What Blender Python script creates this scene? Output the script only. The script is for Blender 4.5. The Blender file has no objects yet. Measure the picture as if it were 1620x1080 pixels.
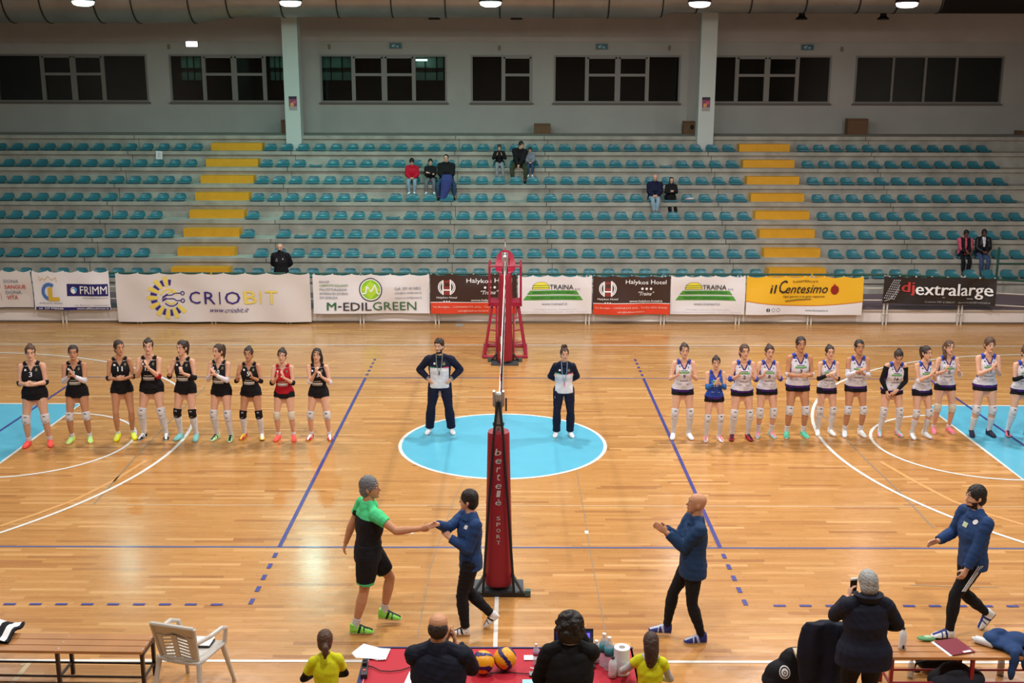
import bpy, math, random
import numpy as np
from mathutils import Vector, Matrix, Euler
from mathutils.bvhtree import BVHTree
random.seed(7)
C = bpy.context.scene.collection
SC = bpy.context.scene

# ------------------------------------------------------------------ camera
FPX, PITCH, ROLL = 1741.7, math.radians(12.93), math.radians(-0.12)
CAM = Vector((0.16, -18.48, 6.087))
cam_d = bpy.data.cameras.new('camera')
cam_d.sensor_fit = 'HORIZONTAL'; cam_d.sensor_width = 36.0
cam_d.lens = 36.0 * FPX / 1620.0
cam_d.clip_start = 0.1; cam_d.clip_end = 200
cam = bpy.data.objects.new('camera', cam_d); C.objects.link(cam)
CAMROT = Matrix.Rotation(math.pi / 2 - PITCH, 3, 'X') @ Matrix.Rotation(-ROLL, 3, 'Z')
cam.location = CAM; cam.rotation_euler = CAMROT.to_euler()
SC.camera = cam

# ------------------------------------------------------------------ world and exposure
w = bpy.data.worlds.new('world'); SC.world = w; w.use_nodes = True
w.node_tree.nodes['Background'].inputs[0].default_value = (0.5, 0.55, 0.6, 1)
w.node_tree.nodes['Background'].inputs[1].default_value = 0.05
vs = SC.view_settings
vs.view_transform = 'Standard'; vs.look = 'None'; vs.gamma = 1.0; vs.exposure = -0.08
vs.use_curve_mapping = False
SC.cycles.use_denoising = True
SC.cycles.max_bounces = 5
SC.cycles.diffuse_bounces = 3
SC.cycles.sample_clamp_indirect = 4.0

# ------------------------------------------------------------------ lights of the hall (the fixtures are built further down)
LAMP_ROWS = []                      # (x, y, z, colour, watts)
WARM, COOL, TEAL = (1.0, 0.945, 0.90), (0.90, 0.97, 1.0), (0.42, 1.0, 0.90)
for _x, _q in ((-11.5, .62), (-5.8, .72), (0.0, 1.2), (5.8, 1.15), (11.5, .85)):
    LAMP_ROWS.append((_x, -11.0, 9.3, WARM, 270 * _q))
    LAMP_ROWS.append((_x, -4.0, 9.3, WARM, 300 * _q))
    LAMP_ROWS.append((_x, 3.5, 9.3, (1, .97, .95), 460 * _q))
for _x, _c, _p in ((-11.65, TEAL, 70), (-5.95, TEAL, 165), (-0.45, TEAL, 105), (5.3, COOL, 60), (11.0, (1, .86, .80), 40)):
    LAMP_ROWS.append((_x, 13.1, 8.42, _c, _p))

def area_light(name, loc, size, power, color, rot=(0, 0, 0), spread=math.pi):
    d = bpy.data.lights.new(name, 'AREA'); d.shape = 'DISK'; d.size = size; d.energy = power
    d.color = color; d.spread = spread
    o = bpy.data.objects.new(name, d); o.location = loc; o.rotation_euler = rot
    C.objects.link(o); return o
for _i, (_x, _y, _z, _c, _p) in enumerate(LAMP_ROWS):
    area_light('lamp_light', (_x, _y, _z - 0.16), 0.5, _p, _c)

# ------------------------------------------------------------------ picture <-> place
def ray(px, py):
    return CAMROT @ Vector(((px - 810) / FPX, -(py - 540) / FPX, -1.0))
def on_z(px, py, z=0.0):
    d = ray(px, py); t = (z - CAM.z) / d.z
    return CAM + d * t
def on_y(px, py, y):
    d = ray(px, py); t = (y - CAM.y) / d.y
    return CAM + d * t

# ------------------------------------------------------------------ materials
def lin(c):
    if isinstance(c, str):
        c = [int(c[i:i + 2], 16) / 255 for i in (0, 2, 4)]
        return tuple((v / 12.92 if v <= .04045 else ((v + .055) / 1.055) ** 2.4) for v in c)
    return tuple(c)
_mats = {}
def mat(name, col, rough=0.6, metal=0.0, spec=0.5, noise=0.0, nscale=8.0, bump=0.0, bscale=30.0, emit=0.0, coat=0.0, alpha=1.0, trans=0.0):
    if name in _mats: return _mats[name]
    m = bpy.data.materials.new(name); m.use_nodes = True
    nt = m.node_tree; b = nt.nodes['Principled BSDF']
    c = lin(col)
    b.inputs['Base Color'].default_value = (*c, 1); b.inputs['Roughness'].default_value = rough
    b.inputs['Metallic'].default_value = metal; b.inputs['Specular IOR Level'].default_value = spec
    if coat: b.inputs['Coat Weight'].default_value = coat; b.inputs['Coat Roughness'].default_value = 0.1
    if emit: b.inputs['Emission Color'].default_value = (*c, 1); b.inputs['Emission Strength'].default_value = emit
    if alpha < 1: b.inputs['Alpha'].default_value = alpha
    if trans: b.inputs['Transmission Weight'].default_value = trans
    if noise or bump:
        tc = nt.nodes.new('ShaderNodeTexCoord')
    if noise:
        n = nt.nodes.new('ShaderNodeTexNoise'); n.inputs['Scale'].default_value = nscale; n.inputs['Detail'].default_value = 5
        nt.links.new(tc.outputs['Object'], n.inputs['Vector'])
        r = nt.nodes.new('ShaderNodeMapRange'); r.inputs['From Min'].default_value = .25; r.inputs['From Max'].default_value = .75
        r.inputs['To Min'].default_value = 1 - noise; r.inputs['To Max'].default_value = 1 + noise
        nt.links.new(n.outputs['Fac'], r.inputs['Value'])
        v = nt.nodes.new('ShaderNodeVectorMath'); v.operation = 'SCALE'; v.inputs[0].default_value = c
        nt.links.new(r.outputs['Result'], v.inputs['Scale']); nt.links.new(v.outputs['Vector'], b.inputs['Base Color'])
    if bump:
        n2 = nt.nodes.new('ShaderNodeTexNoise'); n2.inputs['Scale'].default_value = bscale; n2.inputs['Detail'].default_value = 4
        nt.links.new(tc.outputs['Object'], n2.inputs['Vector'])
        bp = nt.nodes.new('ShaderNodeBump'); bp.inputs['Strength'].default_value = bump; bp.inputs['Distance'].default_value = 0.01
        nt.links.new(n2.outputs['Fac'], bp.inputs['Height']); nt.links.new(bp.outputs['Normal'], b.inputs['Normal'])
    _mats[name] = m
    return m

def wood_floor():
    m = bpy.data.materials.new('parquet'); m.use_nodes = True; nt = m.node_tree; N = nt.nodes; L = nt.links
    b = N['Principled BSDF']
    tc = N.new('ShaderNodeTexCoord'); sp = N.new('ShaderNodeSeparateXYZ'); L.new(tc.outputs['Object'], sp.inputs[0])
    def ma(op, a, bb=None, c=None):
        n = N.new('ShaderNodeMath'); n.operation = op
        for i, v in enumerate((a, bb, c)):
            if v is None: continue
            if isinstance(v, (int, float)): n.inputs[i].default_value = v
            else: L.new(v, n.inputs[i])
        return n.outputs[0]
    ROW, LEN = 0.075, 0.95
    ry = ma('DIVIDE', sp.outputs['Y'], ROW); row = ma('FLOOR', ry); fy = ma('FRACT', ry)
    wn = N.new('ShaderNodeTexWhiteNoise'); wn.noise_dimensions = '1D'; L.new(row, wn.inputs['W'])
    rx = ma('ADD', ma('DIVIDE', sp.outputs['X'], LEN), ma('MULTIPLY', wn.outputs['Value'], 7.0))
    col = ma('FLOOR', rx); fx = ma('FRACT', rx)
    cv = N.new('ShaderNodeCombineXYZ'); L.new(col, cv.inputs[0]); L.new(row, cv.inputs[1])
    w2 = N.new('ShaderNodeTexWhiteNoise'); w2.noise_dimensions = '2D'; L.new(cv.outputs[0], w2.inputs['Vector'])
    ramp = N.new('ShaderNodeValToRGB'); L.new(w2.outputs['Value'], ramp.inputs['Fac'])
    e = ramp.color_ramp.elements
    e[0].position = 0; e[0].color = (*lin('a67040'), 1); e[1].position = 1; e[1].color = (*lin('d3a268'), 1)
    k = ramp.color_ramp.elements.new(0.12); k.color = (*lin('ba8449'), 1)
    k = ramp.color_ramp.elements.new(0.85); k.color = (*lin('c38e52'), 1)
    # broad tone drift and grain
    n1 = N.new('ShaderNodeTexNoise'); n1.inputs['Scale'].default_value = 0.35; n1.inputs['Detail'].default_value = 4
    L.new(tc.outputs['Object'], n1.inputs['Vector'])
    mp = N.new('ShaderNodeMapping'); mp.inputs['Scale'].default_value = (1.2, 22, 1); L.new(tc.outputs['Object'], mp.inputs['Vector'])
    n2 = N.new('ShaderNodeTexNoise'); n2.inputs['Scale'].default_value = 1.5; n2.inputs['Detail'].default_value = 5
    L.new(mp.outputs[0], n2.inputs['Vector'])
    t = ma('ADD', ma('MULTIPLY', n1.outputs['Fac'], 0.35), ma('MULTIPLY', n2.outputs['Fac'], 0.35))
    t = ma('ADD', t, 0.65)
    # board seams
    sy = ma('LESS_THAN', fy, 0.03); sx = ma('LESS_THAN', fx, 0.006)
    seam = ma('SUBTRACT', 1.0, ma('MULTIPLY', ma('MAXIMUM', sy, sx), 0.35))
    t = ma('MULTIPLY', t, seam)
    vm = N.new('ShaderNodeVectorMath'); vm.operation = 'SCALE'; L.new(ramp.outputs['Color'], vm.inputs[0]); L.new(t, vm.inputs['Scale'])
    # the boards outside the volleyball free zone are an older, redder varnish
    L.new(vm.outputs['Vector'], b.inputs['Base Color'])
    b.inputs['Roughness'].default_value = 0.2
    rr = N.new('ShaderNodeMapRange'); L.new(n2.outputs['Fac'], rr.inputs['Value'])
    rr.inputs['To Min'].default_value = 0.20; rr.inputs['To Max'].default_value = 0.36; L.new(rr.outputs[0], b.inputs['Roughness'])
    b.inputs['Coat Weight'].default_value = 0.25; b.inputs['Coat Roughness'].default_value = 0.16
    bp = N.new('ShaderNodeBump'); bp.inputs['Strength'].default_value = 0.25; bp.inputs['Distance'].default_value = 0.003
    L.new(w2.outputs['Value'], bp.inputs['Height'])
    n3 = N.new('ShaderNodeTexNoise'); n3.inputs['Scale'].default_value = 3.0; L.new(tc.outputs['Object'], n3.inputs['Vector'])
    bp2 = N.new('ShaderNodeBump'); bp2.inputs['Strength'].default_value = 0.35; bp2.inputs['Distance'].default_value = 0.02
    L.new(n3.outputs['Fac'], bp2.inputs['Height'])
    L.new(bp2.outputs['Normal'], b.inputs['Normal'])
    return m

# ------------------------------------------------------------------ mesh collector
_textcache = {}
def text_geo(s, bold=0.0, res=2):
    key = (s, bold)
    if key in _textcache: return _textcache[key]
    cu = bpy.data.curves.new('t', 'FONT'); cu.body = s; cu.size = 1; cu.offset = bold; cu.resolution_u = res
    ob = bpy.data.objects.new('t', cu); C.objects.link(ob)
    dg = bpy.context.evaluated_depsgraph_get()
    me = bpy.data.meshes.new_from_object(ob.evaluated_get(dg), depsgraph=dg)
    v = [(p.co.x, p.co.y) for p in me.vertices]; f = [tuple(p.vertices) for p in me.polygons]
    bpy.data.objects.remove(ob); bpy.data.curves.remove(cu); bpy.data.meshes.remove(me)
    if v:
        x0 = min(a[0] for a in v); x1 = max(a[0] for a in v); y0 = min(a[1] for a in v); y1 = max(a[1] for a in v)
        v = [((a[0] - x0) / max(x1 - x0, 1e-6), (a[1] - y0) / max(y1 - y0, 1e-6)) for a in v]
        asp = (x1 - x0) / max(y1 - y0, 1e-6)
    else: asp = 1
    _textcache[key] = (v, f, asp)
    return _textcache[key]

class MB:
    def __init__(s): s.V = []; s.F = []; s.I = []; s.mats = []
    def mi(s, m):
        if m not in s.mats: s.mats.append(m)
        return s.mats.index(m)
    def add(s, verts, faces, m):
        n = len(s.V); i = s.mi(m)
        s.V.extend([tuple(v) for v in verts])
        for f in faces: s.F.append(tuple(a + n for a in f)); s.I.append(i)
    def box(s, c, d, m, rot=None, taper=1.0):
        hx, hy, hz = d[0] / 2, d[1] / 2, d[2] / 2
        vs_ = [Vector((x * (taper if z > 0 else 1), y * (taper if z > 0 else 1), z)) for z in (-hz, hz) for x, y in ((-hx, -hy), (hx, -hy), (hx, hy), (-hx, hy))]
        if rot is not None: vs_ = [rot @ v for v in vs_]
        c = Vector(c)
        s.add([v + c for v in vs_], [(3, 2, 1, 0), (4, 5, 6, 7), (0, 1, 5, 4), (1, 2, 6, 5), (2, 3, 7, 6), (3, 0, 4, 7)], m)
    def poly(s, pts, m): s.add(pts, [tuple(range(len(pts)))], m)
    def rings(s, rs, m, closed=True, cap=True):
        n = len(rs[0]); V = [p for r in rs for p in r]; F = []
        for i in range(len(rs) - 1):
            for j in range(n if closed else n - 1):
                a = i * n + j; b = i * n + (j + 1) % n
                F.append((a, b, b + n, a + n))
        if cap and closed:
            F.append(tuple(range(n - 1, -1, -1))); F.append(tuple(range((len(rs) - 1) * n, len(rs) * n)))
        s.add(V, F, m)
    def tube(s, pts, r, m, n=8, rb=None, side=None, cap=True):
        pts = [Vector(p) for p in pts]
        r = r if isinstance(r, (list, tuple)) else [r] * len(pts)
        rb = rb if isinstance(rb, (list, tuple)) else ([rb] * len(pts) if rb else r)
        rs = []; prev = Vector(side) if side is not None else None
        for i, p in enumerate(pts):
            a = pts[max(i - 1, 0)]; b = pts[min(i + 1, len(pts) - 1)]
            t = (b - a).normalized()
            if prev is None:
                prev = Vector((0, 0, 1)).cross(t) if abs(t.z) < .9 else Vector((1, 0, 0))
            u = prev - t * prev.dot(t)
            u = u.normalized() if u.length > 1e-6 else t.orthogonal().normalized()
            v = t.cross(u); 
            if side is None: prev = u
            rs.append([p + u * (r[i] * math.cos(2 * math.pi * k / n)) + v * (rb[i] * math.sin(2 * math.pi * k / n)) for k in range(n)])
        s.rings(rs, m, cap=cap)
    def lathe(s, prof, c, m, n=16, axis=None):
        c = Vector(c); R = axis or Matrix.Identity(3)
        rs = [[c + R @ Vector((r * math.cos(2 * math.pi * k / n), r * math.sin(2 * math.pi * k / n), z)) for k in range(n)] for r, z in prof]
        s.rings(rs, m)
    def ell(s, c, r, m, n=12, k=8, R=None):
        c = Vector(c); R = R or Matrix.Identity(3)
        rs = []
        for i in range(k + 1):
            a = -math.pi / 2 + math.pi * i / k; ca = max(math.cos(a), .02)
            rs.append([c + R @ Vector((r[0] * ca * math.cos(2 * math.pi * j / n), r[1] * ca * math.sin(2 * math.pi * j / n), r[2] * math.sin(a))) for j in range(n)])
        s.rings(rs, m)
    def text(s, st, fn, m, bold=0.0, shear=0.0):
        """fn maps (u, v) in the unit box of the writing to a point"""
        v, f, asp = text_geo(st, 0.0)
        w_ = bold * .55 / max(asp, .3)
        o_ = fn(.5, .5); nn = (Vector(fn(.6, .5)) - Vector(o_)).cross(Vector(fn(.5, .6)) - Vector(o_)).normalized()
        for q_, d in enumerate((0.0,) if bold <= 0 else (-w_, 0.0, w_)):
            s.add([Vector(fn(a * (1 - 2 * w_) + w_ + d + shear * (b - .5), b)) + nn * (.0012 * q_) for a, b in v], f, m)
    def build(s, name, parent=None, smooth=False, loc=None, kind=None):
        me = bpy.data.meshes.new(name)
        off = Vector(loc) if loc is not None else Vector((0, 0, 0))
        me.from_pydata([tuple(Vector(v) - off) for v in s.V], [], s.F)
        for m in s.mats: me.materials.append(m)
        me.polygons.foreach_set('material_index', s.I)
        if smooth: me.polygons.foreach_set('use_smooth', [True] * len(me.polygons))
        me.update()
        o = bpy.data.objects.new(name, me); C.objects.link(o); o.location = off
        if parent is not None: o.parent = parent
        if kind: o['kind'] = kind
        return o

def smooth_by_angle(o, ang=40):
    o.data.polygons.foreach_set('use_smooth', [True] * len(o.data.polygons))
    try: o.data.set_sharp_from_angle(angle=math.radians(ang))
    except Exception: pass
def tag(o, label, cat, group=None, kind=None):
    o['label'] = label; o['category'] = cat
    if group: o['group'] = group
    if kind: o['kind'] = kind
    return o
def thing(name, loc, label, cat, group=None, rz=0):
    o = bpy.data.objects.new(name, None); C.objects.link(o); o.location = loc; o.rotation_euler = (0, 0, rz)
    o.empty_display_size = 0.2
    return tag(o, label, cat, group)
def dup(root, loc=None, label=None, rz=None):
    r = root.copy(); C.objects.link(r)
    if loc is not None: r.location = loc
    if rz is not None: r.rotation_euler = (0, 0, rz)
    if label: r['label'] = label
    for ch in list(root.children):
        c = ch.copy(); C.objects.link(c); c.parent = r
        for g in list(ch.children):
            d = g.copy(); C.objects.link(d); d.parent = c
    return r
ORD = ['', 'first', 'second', 'third', 'fourth', 'fifth', 'sixth', 'seventh', 'eighth', 'ninth', 'tenth', 'eleventh', 'twelfth',
       'thirteenth', 'fourteenth', 'fifteenth', 'sixteenth', 'seventeenth', 'eighteenth', 'nineteenth', 'twentieth']
# ================================================================== the hall
M_floor = wood_floor()
M_wall = mat('plaster', 'b9b6b0', .85, noise=.06, nscale=1.2, bump=.05)
M_wall2 = mat('plaster_beam', 'c4b8b0', .85, noise=.05, nscale=1.5)
M_conc = mat('concrete', 'a8a59b', .85, noise=.26, nscale=2.2, bump=.15, bscale=25)
M_dark = mat('dark_void', '14100f', .9)
M_ceil = mat('dark_ceiling', '2e2622', .9)
M_white = mat('line_white', 'e8e6e0', .35, coat=.3)
M_blue = mat('court_blue_paint', '5cb4d0', .33, noise=.05, nscale=3, coat=.25)
M_navyline = mat('line_blue', '3b3c88', .4, coat=.3)
M_greyline = mat('old_line_grey', '93806a', .4, coat=.3)
M_tanline = mat('old_line_tan', 'd9a263', .4, coat=.3)
M_seam = mat('joint_dark', '3c3a36', .9)

m = MB(); m.box((0, -3.9, -.05), (44, 42, .1), M_floor); m.build('floor', kind='structure')

def strip(name, pts, wd, material, z=.002, closed=False):
    mb = MB(); pts = [Vector((p[0], p[1], z)) for p in pts]; n = len(pts); L = []; R = []
    for i, p in enumerate(pts):
        if closed: t = pts[(i + 1) % n] - pts[i - 1]
        else: t = pts[min(i + 1, n - 1)] - pts[max(i - 1, 0)]
        t.normalize(); q = Vector((-t.y, t.x, 0)) * wd / 2
        L.append(p + q); R.append(p - q)
    for i in range(n if closed else n - 1):
        j = (i + 1) % n; mb.poly([R[i], R[j], L[j], L[i]], material)
    return mb.build(name, kind='structure')
def arc(cx, cy, r, a0, a1, n=48):
    return [(cx + r * math.cos(math.radians(a0 + (a1 - a0) * i / n)), cy + r * math.sin(math.radians(a0 + (a1 - a0) * i / n))) for i in range(n + 1)]
mb = MB(); mb.poly([(x, y, .002) for x, y in arc(0, 0, 1.8, 0, 360, 72)[:-1]], M_blue); mb.build('floor_paint_circle', kind='structure')
strip('floor_line_circle', arc(0, 0, 1.8, 0, 360, 72)[:-1], .06, M_white, .004, True)
for s in (-1, 1):
    mb = MB(); q = [(s * 8.35, -2.45, .002), (s * 14.2, -2.45, .002), (s * 14.2, 2.45, .002), (s * 8.35, 2.45, .002)]
    mb.poly(q if s > 0 else q[::-1], M_blue); mb.build('floor_paint_key', kind='structure')
    strip('floor_line_key', [(s * 14.2, 2.45), (s * 8.35, 2.45), (s * 8.35, 0), (s * 8.35, -2.45), (s * 14.2, -2.45)], .06, M_white, .004)
    strip('floor_line_free_throw', arc(s * 8.36, 0, 1.8, 90, 90 + s * 180, 40), .055, M_white, .0045)
    strip('floor_line_three_point', arc(s * 12.43, 0, 6.75, 90 if s > 0 else 90, 90 + s * 180, 90), .06, M_white, .005)
    strip('floor_line_volley_end', [(s * 9.15, -4.5), (s * 9.15, 4.5)], .05, M_navyline, .006)
    strip('floor_line_attack', [(s * 3.0, -4.5), (s * 3.0, 4.5)], .055, M_navyline, .006)
    for i in range(5):
        y0 = 4.5 + .2 + .34 * i
        strip('floor_dash', [(s * 3.0, -y0), (s * 3.0, -y0 - .15)], .055, M_navyline, .006)
        strip('floor_dash', [(s * 3.0, y0), (s * 3.0, y0 + .15)], .055, M_navyline, .006)
    for i in range(10):
        x0 = 3.33 + .313 * i
        strip('floor_dash', [(s * x0 * 1.0, -6.22), (s * (x0 + .145), -6.22)], .05, M_navyline, .006)
for y in (-4.5, 4.5): strip('floor_line_volley_side', [(-9.15 if y > 0 else -12, y), (9.15 if y > 0 else 12, y)], .05, mat('line_bluegrey', '5d5d86', .4, coat=.3), .003)
strip('floor_line_side', [(-14.5, 7.62), (14.5, 7.62)], .05, M_white, .004)
strip('floor_line_side', [(-14.5, -7.56), (14.5, -7.56)], .05, M_white, .004)
strip('floor_line_centre', [(-.02, -7.6), (-.02, -1.8)], .05, M_white, .0035)
strip('floor_line_old', [(-14, 2.95), (14, 2.95)], .025, mat('old_line_pale', 'd5b78d', .4), .001)
strip('floor_line_old', [(-5.6, -2.95), (14, -2.95)], .02, mat('old_line_pale2', 'c9b498', .4), .001)
def pxline(name, P, wd, m_, z=.0025): strip(name, [on_z(a, b).xy for a, b in P], wd, m_, z)
pxline('floor_line_old', [(1266, 620), (1373, 730), (1420, 775), (1477, 835)], .03, M_greyline)
pxline('floor_line_old', [(325, 612), (265, 670), (215, 722), (148, 798)], .03, M_greyline)
pxline('floor_line_old', [(1393, 730), (1445, 760), (1506, 792), (1560, 812), (1620, 830)], .07, M_tanline)
pxline('floor_line_old', [(232, 728), (180, 760), (120, 790), (60, 812), (0, 832)], .07, M_tanline)
pxline('floor_line_old', [(560, 569), (530, 570), (512, 580)], .05, M_tanline)
pxline('floor_line_old', [(735, 757), (718, 790), (700, 842), (680, 900), (660, 1010)], .012, M_greyline)
pxline('floor_line_old', [(912, 745), (922, 800), (935, 880), (958, 1000)], .012, M_greyline)
pxline('floor_line_seam', [(1440, 925), (1510, 928), (1580, 929)], .02, M_greyline)
pxline('floor_line_old', [(33, 1052), (48, 1046), (20, 1080)], .06, mat('old_cream', 'd8c49a', .4))
pxline('floor_line_old', [(1535, 1053), (1552, 1080)], .06, mat('old_cream', 'd8c49a', .4))
mb = MB()
for a, b in ((652, 842), (928, 842)):
    p = on_z(a, b); mb.box((p.x, p.y, .004), (.05, .11, .003), M_white)
mb.build('floor_tape', kind='structure')

# stands: one stepped concrete structure.  row k (0 = the walkway at the back) has its tread edge at Y_k, Z_k
RUN, RISE = .717, .468
def rowY(k): return 17.35 - (k - 1) * RUN
def rowZ(k): return 4.11 - (k - 1) * RISE
YW = 20.6
prof = [(YW, -.5), (rowY(8) + .07, -.5)]
for k in range(8, -1, -1):
    y, z = rowY(k), rowZ(k)
    prof += [(y + .07, z - .11), (y, z - .11), (y, z)]
    if k > 0: prof += [(rowY(k - 1) + .07, z)]
prof += [(YW, rowZ(0))]
mb = MB(); X0, X1 = -19.5, 19.5
mb.rings([[Vector((X0, y, z)) for y, z in prof], [Vector((X1, y, z)) for y, z in prof]], M_conc)
for k in range(0, 9):
    for xs in (-17.4, -12.2, -6.95, -1.7, 1.2, 6.45, 11.7, 16.95):
        jx = .0 if k % 2 else .0
        mb.box((xs + jx, rowY(k) - .001, rowZ(k) - .055), (.018, .006, .112), M_seam)
        if k: mb.box((xs + jx + .12, rowY(k - 1) + .069, rowZ(k) + .18), (.012, .006, .36), M_seam)
mb.build('trim_stand_tiers', kind='structure')
o = bpy.context.scene.objects['trim_stand_tiers']; o.name = 'floor_stand_tiers'

# platform between fence and stands
M_plat = mat('purple_floor', '6d5b63', .6, noise=.05)
M_platwall = mat('platform_white', 'e0d8d4', .7, noise=.04, nscale=2)
mb = MB()
mb.box((0, 11.29, .20), (39, 2.22, .36), M_platwall)
mb.box((0, 11.29, .395), (39, 2.24, .03), M_plat)
mb.box((0, 10.16, .375), (39, .04, .04), mat('platform_lip', 'b8aa98', .6))
mb.box((0, 10.17, .03), (39, .03, .06), mat('platform_skirt', '6d5a48', .7))
mb.build('floor_platform', kind='structure')

# side and back walls, ceiling
def wallbox(name, c, d, m_): 
    mb = MB(); mb.box(c, d, m_); return mb.build(name, kind='structure')
wallbox('wall_left', (-19.6, -1.7, 4.8), (.2, 44.8, 13), M_wall)
wallbox('wall_right', (19.6, -1.7, 4.8), (.2, 44.8, 13), M_wall)
wallbox('wall_back', (0, -24.0, 4.8), (39.4, .2, 13), M_wall)
mb = MB()
cp = [(20.9, 8.50), (16.0, 9.95), (12.5, 11.0), (-24, 11.0)]
mb.rings([[Vector((x, y, z)) for y, z in cp + [(q[0], q[1] + .2) for q in cp[::-1]]] for x in (-19.7, 19.7)], M_ceil)
mb.build('ceiling', kind='structure')

# window wall.  windows given in picture pixels (left, right) with their mullions
YF = YW
def WX(px, py=125): return on_y(px, py, YF).x
Zs, Zt = on_y(810, 162.5, YF).z, on_y(810, 87, YF).z
WIN = [  # left, right, mullions px, which bays have a transom
    (-6, 234, (67, 117, 165), (0, 1, 1, 0)),
    (269, 470, (322, 371, 420), (0, 1, 1, 0)),
    (507, 707, (558, 608, 656), (0, 1, 1, 0)),
    (745, 842, (795,), (0, 1)),
    (876, 1076, (927, 977, 1025), (0, 1, 1, 0)),
    (1113, 1314, (1164, 1213, 1262), (0, 1, 1, 0)),
    (1352, 1586, (1412, 1463, 1512), (0, 0, 0, 0)),
]
mb = MB()
xs = [-19.6]
for a, b, _, _ in WIN: xs += [WX(a), WX(b)]
xs.append(19.6)
mb.box((0, YF + .15, (4.4 + Zs) / 2), (39.2, .3, Zs - 4.4), M_wall)
for i in range(0, len(xs), 2): mb.box(((xs[i] + xs[i + 1]) / 2, YF + .15, (Zs + Zt) / 2), (xs[i + 1] - xs[i], .3, Zt - Zs), M_wall)
ZB = on_y(810, 66, YF).z
mb.box((0, YF + .15, (Zt + ZB) / 2), (39.2, .3, ZB - Zt), M_wall)
mb.box((0, YF + .12, (ZB + 9.0) / 2), (39.2, .36, 9.0 - ZB), M_wall2)
mb.build('wall_windows', kind='structure')
M_frame = mat('window_metal', '8d8984', .5, metal=.2)
M_glass = bpy.data.materials.new('window_glass'); M_glass.use_nodes = True
nt = M_glass.node_tree; nt.nodes.clear()
out = nt.nodes.new('ShaderNodeOutputMaterial'); mx = nt.nodes.new('ShaderNodeMixShader'); tr = nt.nodes.new('ShaderNodeBsdfTransparent'); gl = nt.nodes.new('ShaderNodeBsdfGlossy')
fr = nt.nodes.new('ShaderNodeFresnel'); fr.inputs[0].default_value = 1.5
tr.inputs[0].default_value = (.55, .57, .56, 1); gl.inputs['Roughness'].default_value = .04
nt.links.new(fr.outputs[0], mx.inputs[0]); nt.links.new(tr.outputs[0], mx.inputs[1]); nt.links.new(gl.outputs[0], mx.inputs[2]); nt.links.new(mx.outputs[0], out.inputs[0])
for wi, (a, b, mul, trn) in enumerate(WIN):
    name = 'window_%d' % (wi + 1)
    root = bpy.data.objects.new(name, None); C.objects.link(root); root.location = (0, 0, 0); root['kind'] = 'structure'
    ed = [WX(a)] + [WX(q) for q in mul] + [WX(b)]
    f = MB(); W_ = .07
    x0, x1 = ed[0], ed[-1]; zt_ = Zs + (Zt - Zs) * .585
    f.box(((x0 + x1) / 2, YF + .03, Zs + .03), (x1 - x0, .10, .06), M_frame); f.box(((x0 + x1) / 2, YF + .03, Zt - .03), (x1 - x0, .10, .06), M_frame)
    f.box(((x0 + x1) / 2, YF - .03, Zs - .03), (x1 - x0 + .1, .12, .05), mat('sill_stone', '6f6660', .7))
    for i, x in enumerate(ed):
        xx = x + (.03 if i == 0 else -.03 if i == len(ed) - 1 else 0)
        f.box((xx, YF + .03, (Zs + Zt) / 2), (W_ if 0 < i < len(ed) - 1 else .06, .10, Zt - Zs - .12), M_frame)
    for i, t_ in enumerate(trn):
        if t_:
            c = (ed[i] + ed[i + 1]) / 2; wd = ed[i + 1] - ed[i]
            f.box((c, YF + .01, zt_), (wd - W_, .10, .09), M_frame)
            for s_ in (-1, 1): f.box((c + s_ * (wd / 2 - .065), YF + .01, (Zs + Zt) / 2), (.06, .08, Zt - Zs - .14), M_frame)
            f.box((c, YF + .01, Zt - .09), (wd - W_, .08, .06), M_frame)
    f.build('window_frame', root)
    for i in range(len(ed) - 1):
        g = MB(); g.box(((ed[i] + ed[i + 1]) / 2, YF + .06, (Zs + Zt) / 2), (ed[i + 1] - ed[i] - .05, .012, Zt - Zs - .1), M_glass)
        g.build('window_pane', root)
# the dark corridor behind the glass; lit panels added to imitate reflections
mb = MB()
M_cor = mat('corridor_dark', '2b2724', .9); M_refl_teal = mat('reflection_teal', '8aa39a', .8)
mb.box((0, 24.1, 6.2), (39, .1, 5.6), M_cor); mb.box((0, 22.4, 3.6), (39, 3.4, .1), M_cor); mb.box((0, 22.4, 8.9), (39, 3.4, .1), M_cor)
for xx in (-9.6, -2.2): mb.box((xx, 22.5, 6.2), (.1, 3.2, 5.2), M_cor)
mb.build('wall_corridor', kind='structure')
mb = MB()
for xa_, xb_ in ((286, 319), (427, 452), (506, 560), (655, 709)):  # added teal panels with dark bars, imitating the hall reflected in the panes
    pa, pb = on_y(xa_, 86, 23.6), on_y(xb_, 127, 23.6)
    mb.box(((pa.x + pb.x) / 2, 23.6, (pa.z + pb.z) / 2), (pb.x - pa.x, .06, pa.z - pb.z), M_refl_teal)
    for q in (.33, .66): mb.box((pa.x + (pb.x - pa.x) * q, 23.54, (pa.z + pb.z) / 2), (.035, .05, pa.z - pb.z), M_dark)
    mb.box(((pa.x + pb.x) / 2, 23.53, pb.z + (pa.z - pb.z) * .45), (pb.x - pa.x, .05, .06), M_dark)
    area_light('reflection_fill_light', ((pa.x + pb.x) / 2, 23.0, pa.z + .25), .4, 9, (.45, 1, .82), (-.5, 0, 0))  # added light, only brightens its reflection panel
mb.build('wall_reflection_panel', kind='structure')
_p = on_y(667, 95, 23.3)  # added glowing tube and holder, imitating a lamp reflected in the glass
t = thing('tube_reflection', _p, 'glowing tube standing in for a reflection in the right pane of the third window', 'lamp')
mb = MB(); mb.box((0, 0, 0), (.42, .09, .06), mat('reflection_glow', 'd8fff0', emit=9)); mb.build('tube', t)
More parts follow.
